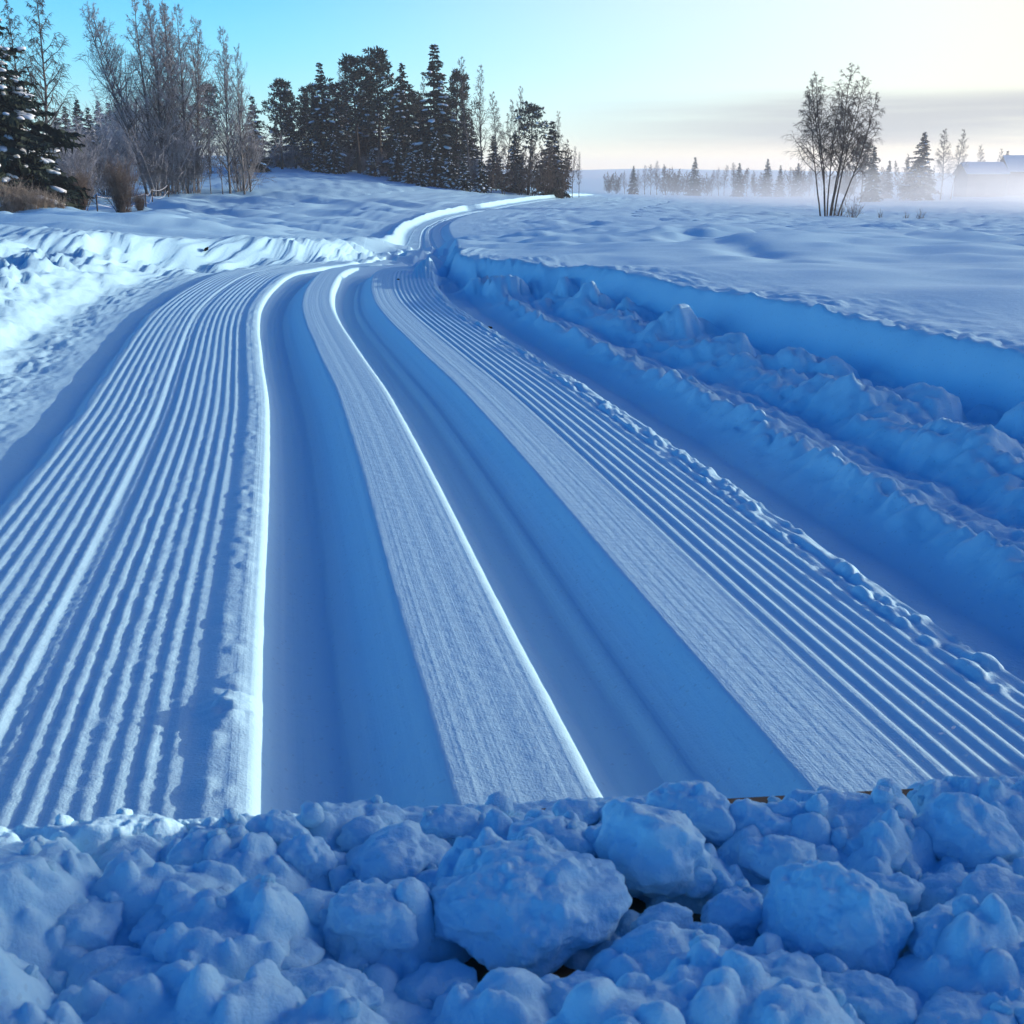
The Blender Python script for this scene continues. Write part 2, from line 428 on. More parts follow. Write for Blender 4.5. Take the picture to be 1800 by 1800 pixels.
def terrain(X, Y, detail=True):
    """height, and trail u, s, combed"""
    shp = X.shape; X = X.ravel().astype(float); Y = Y.ravel().astype(float)
    B = base_height(X, Y)
    Rr = np.hypot(X, Y)
    # wind relief of the open snow
    far = smooth(6, 25, Rr)
    ang = X * .35 + Y * .94; ang2 = X * .94 - Y * .35
    amp_m = .010 + .02 * smooth(2, 6, Rr) + .05 * far + .05 * smooth(40, 150, Rr)
    B = B + amp_m * fbm(ang2 / (1.1 + 0 * Rr), ang / 1.7, 3, 101) * (1 - .5 * far)
    B = B + far * .055 * fbm(ang2 / 6.0, ang / 3.4, 3, 111) + smooth(600, 1500, Rr) * 7.0 * fbm(X / 520, Y / 520, 3, 115)
    # old ploughed ripples on the left field
    lm = smooth(-2, -7, X) * smooth(22, 30, Y) * (1 - smooth(66, 80, Y))
    B = B + lm * .20 * np.sin((X * .8 + Y * .55) / 0.75 + 2.2 * noise2(X / 9, Y / 9, 121)) * (0.6 + .6 * noise2(X / 5, Y / 5, 123))
    B = B + smooth(1.8, 10, Rr) * .062 * fbm(X / .9, Y / .45, 4, 131) + smooth(14, 30, Rr) * .15 * np.maximum(0, noise2(ang2 / 2.6, ang / 1.3, 133)) ** 1.5
    B = B + smooth(4, 1.2, np.abs(Rr - 6)) * 0.0
    B0 = base_height(X, Y); vv = np.abs(X - cx_of_y(Y)); B = B0 + (B - B0) * np.where(Y > 12, .25 + .75 * smooth(1.0, 4.0, vv), 1.0)
    # two smooth drifts behind the left bank, one on the right
    for (mx, my, rx, ry, hh) in ((px2x(40, 7.2), 7.2, .75, .9, .085), (px2x(245, 7.0), 7.0, .62, .8, .075), (px2x(330, 8.6), 8.6, .18, .2, .035), (px2x(360, 8.4), 8.4, .22, .25, .045), (px2x(1720, 2.7, 520), 2.75, .55, .28, .028), (px2x(1480, 3.3, 500), 3.5, .5, .35, .02), (px2x(1250, 5.2, 440), 5.4, .8, .5, .03)):
        B = B + hh * np.exp(-((X - mx) / rx) ** 2 - ((Y - my) / ry) ** 2)
    # old sled track across the right field
    if OLD_TRACK is not None:
        near_t = np.nonzero((Y > 3) & (Y < 60) & (X > 0) & (X < 12))[0]
        if len(near_t):
            dt_, _ = dist_line(X[near_t], Y[near_t], OLD_TRACK)
            wd = .07 + .004 * Y[near_t]
            B[near_t] -= .45 * (.022 + .0012 * Y[near_t]) * np.exp(-(dt_ / wd) ** 2) - .003 * np.exp(-((np.abs(dt_) - 2 * wd) / wd) ** 2)
    H = B.copy(); u = np.full_like(X, 99.0); s = np.zeros_like(X); combed = np.zeros_like(X)
    sel = (Y > -4) & (Y < 205) & (np.abs(X - cx_of_y(Y)) < 12)
    idx = np.nonzero(sel)[0]
    if len(idx):
        x = X[idx]; y = Y[idx]
        uu, ss = dist_line(x, y, CL, CLS)
        dl, _ = dist_line(x, y, LB)           # right of left boundary: inside positive
        dr, _ = dist_line(x, y, RB); dr = -dr # left of right boundary: inside positive
        b = B[idx]
        farf = smooth(7, 20, y)
        depth = .13 * (1 - smooth(4.6, 7.5, y)) + .06 * smooth(4.6, 7.5, y) + .05 * farf
        depth = depth * (1 - smooth(120, 170, y))
        bedb = np.where(y < 6.2, 0.0, b - depth)
        bedb = (1 - smooth(4.6, 6.4, y)) * 0.0 + smooth(4.6, 6.4, y) * (b - depth)
        prof, cb, out = profile(uu, ss, x, y)
        rough_bed = .010 * out * fbm(x * 6, y * 6, 4, 141) * (1 - .6 * farf)
        bed = bedb + prof + rough_bed
        # clod rubble: chunk ridge on the left, lumps at the foot of the right wall
        nearf = 1 - smooth(5, 7, y)
        rid = np.exp(-((uu + .99) / .17) ** 2) * (1 - smooth(4.4, 5.4, y))
        rid = rid + .6 * np.exp(-(dl / .12) ** 2) * (x < -.9) * nearf * (dl > -.02)
        wgt = np.clip(rid, 0, 1)
        bed = bed + wgt * (.050 * bumps(x * 13, y * 13, 151, .2, .7, .8) + .032 * bumps(x * 24 + 3, y * 24, 152, .25, .62, .75) + .014 * noise2(x * 22, y * 22, 153))
        rr = np.exp(-((uu - .80) / .09) ** 2) * nearf * (dr > 0)
        r2 = np.exp(-((uu - .60) / .04) ** 2) * nearf
        r3 = np.exp(-((dr - .13) / .085) ** 2) * nearf
        bed = bed + rr * (.042 * bumps(x * 7.5, y * 7.5, 161, .25, .7, .75) + .02 * fbm(x * 9, y * 9, 3, 162))
        bed = bed + r2 * (.024 * bumps(x * 22, y * 22, 171, .2, .6, .6) + .012 * fbm(x * 16, y * 16, 3, 172))
        bed = bed + r3 * .11 * bumps(x * 8.5 + 7, y * 8.5, 181, .3, .68, .65)
        crisp = np.clip(rr + r2 + .6 * r3, 0, 1) * nearf
        bed = bed + crisp * (.013 * bumps(x * 44, y * 44, 185, .2, .6, .7) + .005 * fbm(x * 48, y * 48, 3, 186)) + .0045 * out * nearf * fbm(x * 55, y * 55, 3, 187) + .006 * out * nearf * (uu > 0) * noise2(ss * 1.5, uu * 40, 188)
        # left bank: leaning face with broken top edge
        jl = .05 * noise2(x * 3.0, y * 3.0, 191) + .035 * noise2(x * 9, y * 9, 192) + .03 * bumps(x * 12, y * 12, 193, .3, .6, .8) + .018 * fbm(x * 22, y * 22, 3, 194)
        wl_ = smooth(0, .20 + .0 * x, -dl + jl)
        # right wall: steep, smooth face
        jr = .012 * noise2(x * 4, y * 4, 201) + .006 * noise2(x * 15, y * 15, 202)
        wr_ = smooth(-.055, .012, -dr + jr)
        # far trail: soft shoulders
        wl_ = np.where(y > 8, smooth(0, .35, -dl), wl_)
        wr_ = np.where(y > 8, smooth(-.2, .15, -dr), wr_)
        w = np.maximum(wl_, wr_)
        top = b.copy()
        # crumbs strewn on the crest of both walls
        top = top + nearf * np.exp(-np.maximum(-dr - .03, 0) / .10) * (dr < .02) * (.019 * bumps(x * 26, y * 26, 211, .15, .5, .45) + .012 * bumps(x * 48, y * 48, 212, .2, .55, .5) + .006 * noise2(x * 20, y * 20, 213))
        top = top + nearf * np.exp(-np.maximum(-dl - .1, 0) / .2) * (dl < 0) * (.025 * bumps(x * 10, y * 10, 221, .2, .65, .7) + .012 * noise2(x * 14, y * 14, 222))
        # thrown-up snow bank along the left of the far trail
        fb = smooth(9, 22, y) * (1 - smooth(125, 165, y))
        top = top + fb * (.11 + .06 * smooth(45, 70, y)) * np.exp(-((-dl - .30) / .17) ** 2) * (1 + .3 * noise2(x * .8, y * .8, 231))
        # snow heap added out of view right of the camera to shade the board
        top = top + .36 * smooth(.02, .16, -dr) * (1 - smooth(.86, 1.06, y)) * smooth(.28, .52, y) * smooth(2.4, 1.6, x)
        H[idx] = bed * (1 - w) + top * w + np.maximum(wgt, wl_ * (1 - smooth(.25, .5, -dl))) * nearf * (x < -.6) * (.007 * fbm(x * 42, y * 42, 3, 241) + .010 * bumps(x * 34, y * 34, 242, .2, .6, .6))
        u[idx] = uu; s[idx] = ss; combed[idx] = cb * (1 - w)
    return H.reshape(shp), u.reshape(shp), s.reshape(shp), combed.reshape(shp)

def ground_z(x, y):
    return float(terrain(np.array([x]), np.array([y]))[0][0])

# ---- trail sheet: fine grid that follows the centre line
def build_trail():
    ys = [0.26]
    while ys[-1] < 7.0:
        ys.append(ys[-1] + max(.0028, ys[-1] ** 2 / 360))
    while ys[-1] < 150:
        ys.append(ys[-1] * 1.02)
    ys = np.array([-2, -1.6, -1.2, -.9, -.6, -.4, -.25, -.1, 0, .08, .14, .19, .23] + ys)
    half = [0.0]
    while half[-1] < 9.0:
        v = half[-1]
        half.append(v + (.0036 if v < .52 else .0048 if v < .7 else .0075 if v < 1.45 else .0075 + (v - 1.45) * .045))
    half = np.array(half)
    vs_ = np.concatenate([-half[:0:-1], half])
    Y = np.repeat(ys[:, None], len(vs_), 1)
    X = cx_of_y(Y) + vs_[None, :]
    H, u, s, cb = terrain(X, Y)
    # rim tucked down so the sheet closes on the field
    co = np.stack([X, Y, H], -1).reshape(-1, 3)
    me = new_mesh('ski_trail', co, grid_faces(*X.shape)[:, ::1], M_SNOW_TRAIL)
    uvl = me.uv_layers.new(name='trail')
    li = np.empty(len(me.loops), np.int32); me.loops.foreach_get('vertex_index', li)
    uv = np.stack([np.clip(u, -5, 5), s], -1).reshape(-1, 2)[li]
    uvl.data.foreach_set('uv', uv.astype(np.float32).ravel())
    at = me.attributes.new('combed', 'FLOAT', 'POINT'); at.data.foreach_set('value', cb.astype(np.float32).ravel())
    o = link('ski_trail', me, kind='structure')
    o['label'] = 'groomed snow trail with two ski tracks and combed ridges'
    return o, len(me.polygons)

def build_field():
    front = np.linspace(math.radians(-38), math.radians(38), 405)
    back = np.linspace(math.radians(38), math.radians(322), 90)[1:-1]
    th = np.concatenate([front, back, [math.radians(322)]])
    r = [1.2]
    while r[-1] < 1900: r.append(r[-1] * (1.0125 if r[-1] < 400 else 1.03))
    r = np.array(r)
    R, T = np.meshgrid(r, th, indexing='ij')
    X = R * np.sin(T); Y = R * np.cos(T)
    H, u, s, cb = terrain(X, Y)
    # under the fine trail sheet the field lies lower
    v = np.abs(X - cx_of_y(Y)); inside = np.minimum(np.minimum(8.9 - v, 148 - Y), Y + 1.95)
    H = H - .45 * smooth(.05, .6, inside)
    H = H - np.where((inside > -.3) & (inside <= .05), .01, 0)
    co = np.stack([X, Y, H], -1).reshape(-1, 3)
    me = new_mesh('snow_field', co, grid_faces(*X.shape)[:, ::-1], M_SNOW_FIELD)
    o = link('snow_field', me, kind='structure')
    o['label'] = 'open snow-covered field running to the far hills'
    return o, len(me.polygons)
_t, n1 = build_trail()
_f, n2 = build_field()

# ------------------------------------------------------------------ the board with broken snow in the foreground
def noise3(p, seed=0):
    x0 = np.floor(p); f = p - x0; w = f * f * f * (f * (f * 6 - 15) + 10)
    r = np.zeros(len(p))
    for dx in (0, 1):
        for dy in (0, 1):
            for dz in (0, 1):
                hh = _hash(x0[:, 0] + dx + 57 * (x0[:, 2] + dz), x0[:, 1] + dy + 131 * (x0[:, 2] + dz), seed) / 2147483648.0 - 1
                r += hh * (w[:, 0] if dx else 1 - w[:, 0]) * (w[:, 1] if dy else 1 - w[:, 1]) * (w[:, 2] if dz else 1 - w[:, 2])
    return r

_ico = {}
def ico(sub):
    if sub not in _ico:
        bm = bmesh.new(); bmesh.ops.create_icosphere(bm, subdivisions=sub, radius=1.0)
        bm.verts.ensure_lookup_table()
        _ico[sub] = (np.array([v.co[:] for v in bm.verts]), np.array([[v.index for v in f.verts] for f in bm.faces]))
        bm.free()
    return _ico[sub]

def clod_mesh(name, seed, ax, ay, az, sub=4, blocky=0.5):
    blocky *= .5
    r_ = np.random.default_rng(seed)
    p, f = ico(sub); p = p.copy()
    n = p.copy()
    p = np.sign(p) * np.abs(p) ** (1 - .22 * blocky)
    rad = 1 + .20 * noise3(n * 1.3 + seed * 3.7, seed) + .12 * noise3(n * 2.7 + seed, seed + 1)
    p = p * rad[:, None]
    # broken faces: soft planar cuts
    for k in range(int(1 + 6 * blocky)):
        d = r_.normal(size=3); d /= np.linalg.norm(d)
        if d[2] < -.3: d[2] *= -1
        lim = r_.uniform(.7, .98)
        q = p @ d
        over = np.maximum(q - lim, 0)
        p = p - (over * .55)[:, None] * d[None, :]
    sz = np.array([ax, ay, az])
    p = p * sz
    m = float(np.mean(sz))
    rough = .045 * noise3(p / m * 3.6 + seed, seed + 2) + .016 * noise3(p / m * 9 + seed, seed + 3)
    lump = np.maximum(0, noise3(p / m * 6.5 + 9, seed + 5)) ** 2 * .07
    # crumbly frost at a real size of 1-3 mm
    rough = rough * m + lump * m + .00075 * noise3(p / .0036, seed + 6) + .00055 * noise3(p / .0018, seed + 7)
    nn = p / sz ** 2; nn /= np.linalg.norm(nn, axis=1)[:, None] + 1e-9
    p = p + nn * rough[:, None]
    return new_mesh(name, p, f, M_SNOW_CLOD)

def wood_material(name, c1, c2):
    m, n, l, b = mat_new(name)
    tc = n.new('ShaderNodeTexCoord'); mp = n.new('ShaderNodeMapping'); mp.inputs['Scale'].default_value = (4, 90, 90)
    no = n.new('ShaderNodeTexNoise'); no.inputs['Scale'].default_value = 1; no.inputs['Detail'].default_value = 6; no.inputs['Distortion'].default_value = .6
    l.new(tc.outputs['Object'], mp.inputs[0]); l.new(mp.outputs[0], no.inputs['Vector'])
    cr = n.new('ShaderNodeMix'); cr.data_type = 'RGBA'; cr.inputs[6].default_value = (*c1, 1); cr.inputs[7].default_value = (*c2, 1)
    l.new(no.outputs['Fac'], cr.inputs[0]); l.new(cr.outputs[2], b.inputs['Base Color'])
    bp = n.new('ShaderNodeBump'); bp.inputs['Strength'].default_value = .5; bp.inputs['Distance'].default_value = .001
    l.new(no.outputs['Fac'], bp.inputs['Height']); l.new(bp.outputs['Normal'], b.inputs['Normal'])
    b.inputs['Roughness'].default_value = .75
    return m
M_BOARD = wood_material('weathered_board', (.10, .05, .02), (.34, .17, .07))

BOARD_H = .125
BOARD_ROT = math.atan(.10)
def board_edge(X): return .425 + .10 * X

def box_mesh(name, sx, sy, sz, mat, bevel=.003):
    bm = bmesh.new(); bmesh.ops.create_cube(bm, size=1.0)
    for v in bm.verts: v.co = (v.co.x * sx, v.co.y * sy, v.co.z * sz)
    if bevel: bmesh.ops.bevel(bm, geom=bm.edges[:], offset=bevel, segments=2, affect='EDGES')
    me = bpy.data.meshes.new(name); bm.to_mesh(me); bm.free(); me.materials.append(mat); return me

board = empty('wooden_board', (0, .24, 0))
tag(board, 'brown wooden board under the broken snow in the foreground, only its edge bare', 'board')
# two planks side by side with a thin joint, on two cross bearers
for k, (off, wd) in enumerate(((.105, .155), (-.058, .165))):
    pl = link('plank', box_mesh('plank', 1.7, wd, .026, M_BOARD), board)
    c = Vector((0, .425 - .24 - .0775 - (.1635 if k else 0), BOARD_H - .013)); 
    pl.location = (c.x, c.y, c.z); pl.rotation_euler = (0, 0, BOARD_ROT)
    if k: pl.location.x += .0163
for sx in (-.62, .62):
    zg = min(ground_z(sx + dx, .26 + dy) for dx in (-.04, .04) for dy in (-.1, 0, .1))
    hgt = BOARD_H - .027 - zg + .02
    br = link('bearer', box_mesh('bearer', .07, .28, hgt, M_BOARD), board)
    br.location = (sx, .26 + .1 * sx - .24, BOARD_H - .027 - hgt / 2); br.rotation_euler = (0, 0, BOARD_ROT)

def snow_depth(X, Y):
    e = board_edge(X) - Y                         # distance in from the far edge
    x = X; y = Y
    wx = x + .006 * noise2(x * 30, y * 30, 301); wy = y + .006 * noise2(x * 30 + 9, y * 30, 302)
    b1 = bumps(wx * 17, wy * 21, 311, .3, .72, .85) / 17
    b2 = bumps(wx * 34 + 5, wy * 38, 312, .25, .68, .8) / 34
    b3 = bumps(wx * 75 + 2, wy * 80, 313, .25, .6, .7) / 75
    d = .004 + (.72 - .3 * smooth(0, .1, x)) * b1 + .6 * b2 + 1.0 * b3 + .004 * fbm(x * 22, y * 26, 3, 315)
    front = smooth(.10, .17, e)
    d = d + .012 * front + .010 * smooth(.0, -.2, x) * smooth(.02, .06, e)
    d = d * smooth(-.002, .022, e + .006 * noise2(x * 40, y * 0, 317))
    d = np.minimum(d, .008 + .36 * np.maximum(e, 0) + .004 * noise2(x * 45, y * 45, 316)) 
    # bare wood near the right-hand edge and dark hollows under the large clods
    d = d - .032 * smooth(.06, .085, x + .01 * noise2(x * 50, y * 50, 318)) * (1 - smooth(.15, .18, x)) * (1 - smooth(.014, .034, e + .008 * noise2(x * 60, y * 60, 319)))
    for (px, py, rx, ry, k) in ((880, 1692, .020, .009, .06), (1215, 1590, .010, .008, .05), (1085, 1552, .012, .008, .04), (1240, 1478, .006, .005, .02)):
        hx, hy = ground(px, py, .135)
        d = d - k * np.exp(-((x - hx) / rx) ** 2 - ((y - hy) / ry) ** 2)
    d = d + .0009 * noise2(x * 260, y * 260, 321) + .0004 * noise2(x * 700, y * 700, 322)
    return np.where(e < -.004, -.02, d)

def build_rubble():
    xs = np.concatenate([np.arange(-.84, -.36, .004), np.arange(-.36, .36, .00125), np.arange(.36, .841, .004)]); es = np.concatenate([np.arange(-.006, .20, .00115), np.arange(.20, .33, .003)])
    X = np.repeat(xs[None, :], len(es), 0); Y = board_edge(X) - es[:, None]
    D = snow_depth(X, Y)
    co = np.stack([X, Y, BOARD_H + np.maximum(D, -.006)], -1).reshape(-1, 3)
    me = new_mesh('snow_rubble', co, grid_faces(*X.shape)[:, ::-1], M_SNOW_CLOD)
    return tag(link('snow_rubble', me, kind='stuff'), 'loose crumbled snow lying over the wooden board', 'snow')
build_rubble()

def snow_top(x, y):
    return BOARD_H + max(0.0, float(snow_depth(np.array([x]), np.array([y]))[0]))

# (px, py of the centre, width px, height px, blocky, subdivision, label)
CLODS = [
 (918, 1592, 325, 190, .35, 6, 'largest oval snow clod, a dark hollow under it, in the middle of the foreground'),
 (1147, 1508, 195, 185, .95, 5, 'tall angular snow block just right of the largest oval clod'),
 (1216, 1428, 155, 105, .4, 5, 'rounded snow clod rising highest at the board edge, left of the bare wood'),
 (1467, 1618, 250, 205, .45, 6, 'big domed snow clod in the right half of the foreground'),
 (1702, 1476, 168, 140, .3, 5, 'round snow clod at the board edge near the right side of the picture'),
 (1690, 1660, 215, 130, .6, 5, 'broad lumpy snow clod right of the big domed clod'),
 (372, 1505, 142, 100, .35, 5, 'round snow clod standing at the left end of the row on the board edge'),
 (488, 1470, 112, 84, .3, 5, 'smooth snow clod below the left ski track, right of a rounder clod'),
 (538, 1508, 98, 84, .6, 5, 'small faceted snow clod leaning on a smooth one below the left ski track'),
 (690, 1520, 190, 140, .5, 5, 'heaped snow clod left of and behind the largest oval clod'),
 (655, 1625, 165, 130, .7, 5, 'slanting snow clod tucked in left of the largest oval clod'),
 (965, 1482, 165, 90, .55, 5, 'low snow clod behind the largest oval clod'),
 (1342, 1452, 125, 88, .4, 5, 'snow clod in front of the bare strip of wooden edge'),
 (1372, 1512, 142, 88, .35, 5, 'oval snow clod behind the big domed clod'),
 (1535, 1494, 145, 66, .4, 4, 'flat snow clod left of the round clod near the right side'),
 (1295, 1612, 120, 110, .55, 5, 'small upright snow clod left of the big domed clod'),
 (1165, 1622, 105, 70, .6, 4, 'small crusty snow clod below the angular block'),
 (1362, 1745, 200, 140, .3, 5, 'domed snow clod near the bottom edge below the big domed clod'),
 (1512, 1775, 175, 120, .3, 5, 'rounded snow clod at the bottom edge, second from the right corner'),
 (1690, 1790, 150, 110, .35, 4, 'rounded snow clod at the bottom edge near the right corner'),
 (1765, 1585, 170, 95, .45, 4, 'long low snow clod cut off by the right picture edge'),
 (215, 1505, 130, 62, .5, 4, 'flattish snow clod at the board edge, leftmost of the row'),
 (795, 1445, 105, 52, .45, 4, 'small flat snow clod at the board edge below the ridge between the tracks'),
 (640, 1468, 95, 60, .4, 4, 'small snow clod at the board edge behind the heaped clod'),
 (1015, 1430, 90, 50, .4, 4, 'small snow clod at the board edge behind a low clod'),
 (880, 1492, 70, 46, .5, 4, 'tiny snow clod between the heaped clod and the low clod'),
 (560, 1600, 130, 92, .6, 4, 'snow clod in the crumbled heap left of the slanting clod'),
 (330, 1625, 190, 110, .6, 5, 'wide broken snow lump in the left part of the foreground'),
 (130, 1640, 180, 110, .6, 5, 'broken snow lump near the left picture edge'),
 (480, 1690, 170, 100, .5, 4, 'blunt snow lump below the wide broken lump'),
 (250, 1755, 230, 110, .45, 5, 'broad snow lump near the bottom left corner'),
 (560, 1760, 210, 100, .4, 5, 'smooth snow lump at the bottom left of the largest oval clod'),
 (1120, 1690, 150, 70, .55, 4, 'low snow lump in front of the dark hollow by the oval clod'),
 (1020, 1770, 220, 90, .4, 5, 'flat snow lump at the bottom middle of the picture'),
 (1230, 1550, 70, 56, .5, 4, 'tiny snow clod in the gap right of the angular block'),
 (1570, 1570, 110, 70, .5, 4, 'snow clod between the big domed clod and the right picture edge'),
 (1450, 1470, 70, 50, .5, 4, 'tiny snow clod behind an oval clod near the bare wood'),
 (60, 1540, 120, 70, .5, 4, 'snow clod at the left picture edge below the combed ridges'),
 (760, 1740, 150, 80, .5, 4, 'low snow lump in front of the largest oval clod'),
]
for k, (px, py, w, h, bl, sub, lab) in enumerate(CLODS):
    zc = BOARD_H + .02
    for _ in range(6):                       # rest each clod on the loose snow under it
        x, y = ground(px, py, zc)
        t = (py - 900) / FPX
        d = y / (math.cos(PITCH) - t * math.sin(PITCH))
        W = w / FPX * d / 2; Hh = h / FPX * d / 2
        az = Hh * .92; ay = W * .72
        zc = .5 * zc + .5 * min(snow_top(x, y) + az * .22, BOARD_H + .008 + az * .62)
    me = clod_mesh('snow_clod', 1000 + k * 7, W, ay, az, sub, bl)
    o = link('snow_clod', me)
    o.location = (x, y, zc); o.rotation_euler = (random.uniform(-.12, .12), random.uniform(-.12, .12), random.uniform(-.5, .5))
    tag(o, lab, 'snow clod', 'snow clods heaped on the board')
# small crumbs, shared shapes
crumbs = [clod_mesh('snow_crumb', 3000 + k, .010, .009, .008, 3, .6) for k in range(6)]
for k in range(150):
    e = abs(random.gauss(0, .055)) + .004 if k < 95 else random.uniform(.05, .19)
    x = random.uniform(-.23, .27); y = board_edge(x) - e
    o = link('snow_crumb', crumbs[k % 6])
    s_ = random.choice((.2, .25, .3, .35, .4, .5)) * random.uniform(.8, 1.15)
    if .06 < x < .19 and e < .03: s_ *= .6
    o.location = (x, y, snow_top(x, y) + .001 * s_); o.scale = (s_, s_ * random.uniform(.8, 1.2), s_)
    o.rotation_euler = (random.uniform(0, 6), random.uniform(0, 6), random.uniform(0, 6))
    tag(o, 'small snow crumb scattered between the clods on the wooden board', 'snow crumb', 'snow crumbs on the board')

# ------------------------------------------------------------------ trees and other plants
def plain(name, c, rough=.8, c2=None, scale=3.0, trans=0.0):
    m, n, l, b = mat_new(name)
    tc = n.new('ShaderNodeTexCoord'); no = n.new('ShaderNodeTexNoise'); no.inputs['Scale'].default_value = scale; no.inputs['Detail'].default_value = 3
    l.new(tc.outputs['Object'], no.inputs['Vector'])
    rp = n.new('ShaderNodeMapRange'); rp.inputs[1].default_value = .32; rp.inputs[2].default_value = .68; l.new(no.outputs['Fac'], rp.inputs[0])
    cr = n.new('ShaderNodeMix'); cr.data_type = 'RGBA'; cr.inputs[6].default_value = (*c, 1); cr.inputs[7].default_value = (*(c2 or c), 1)
    l.new(rp.outputs[0], cr.inputs[0]); l.new(cr.outputs[2], b.inputs['Base Color'])
    b.inputs['Roughness'].default_value = rough; b.inputs['Specular IOR Level'].default_value = .2
    return m
M_BARK = plain('birch_bark', (.035, .030, .028), .85, (.20, .19, .18), 2.2)
M_BARK_DARK = plain('dark_bark', (.022, .018, .015), .9, (.07, .055, .045), 4)
M_TWIG = plain('bare_twigs', (.060, .045, .036), .85, (.13, .115, .105), 1.2)
M_FROST = plain('frosted_twigs', (.10, .10, .105), .8, (.42, .43, .47), 1.1)
M_FROST_BLUE = plain('heavily_frosted_twigs', (.22, .22, .24), .8, (.55, .57, .62), 1.4)
M_REED = plain('dry_stems', (.17, .13, .095), .85, (.40, .35, .29), 3)
M_BROWN = plain('brown_twigs', (.075, .056, .045), .85, (.20, .165, .14), 2)
M_NEEDLE = plain('spruce_needles', (.008, .018, .014), .75, (.030, .050, .034), 1.6)
M_PINE = plain('pine_needles', (.012, .024, .020), .75, (.040, .062, .046), 1.3)
M_TREESNOW = plain('snow_on_branches', (.74, .82, .90), .6, (.82, .88, .93), 4)

class Segs:
    def __init__(s): s.a = []; s.b = []; s.ra = []; s.rb = []
    def add(s, p, q, r0, r1): s.a.append(p); s.b.append(q); s.ra.append(r0); s.rb.append(r1)
    def mesh(s, name, mat, sides=3):
        A = np.array(s.a); B = np.array(s.b); ra = np.array(s.ra); rb = np.array(s.rb)
        d = B - A; L = np.linalg.norm(d, axis=1); d = d / np.maximum(L, 1e-9)[:, None]
        ref = np.where(np.abs(d[:, 2:3]) > .9, np.array([[1., 0, 0]]), np.array([[0, 0, 1.]]))
        e1 = np.cross(d, ref); e1 /= np.linalg.norm(e1, axis=1)[:, None]; e2 = np.cross(d, e1)
        n = len(A); co = np.zeros((n, 2, sides, 3)); fs = []
        for k in range(sides):
            an = 2 * math.pi * k / sides
            o = math.cos(an) * e1 + math.sin(an) * e2
            co[:, 0, k] = A + o * ra[:, None]; co[:, 1, k] = B + o * rb[:, None]
        base = np.arange(n) * 2 * sides
        for k in range(sides):
            k2 = (k + 1) % sides
            fs.append(np.stack([base + k, base + k2, base + sides + k2, base + sides + k], -1))
        return new_mesh(name, co.reshape(-1, 3), np.concatenate(fs), mat)

def vunit(v): return v / (np.linalg.norm(v) + 1e-9)

def grow(seg, p, d, L, r0, r1, n, rs, wander=.12, pull=0.0):
    """a wandering tapered limb; pull>0 bends up, <0 droops. returns points, dirs"""
    pts = [p]; ds = [vunit(d)]
    for k in range(n):
        dd = vunit(ds[-1] + rs.normal(size=3) * wander + np.array([0, 0, pull / n * (1 + k * .3)]))
        q = pts[-1] + dd * L / n
        seg.add(pts[-1], q, r0 + (r1 - r0) * k / n, r0 + (r1 - r0) * (k + 1) / n)
        pts.append(q); ds.append(dd)
    return pts, ds

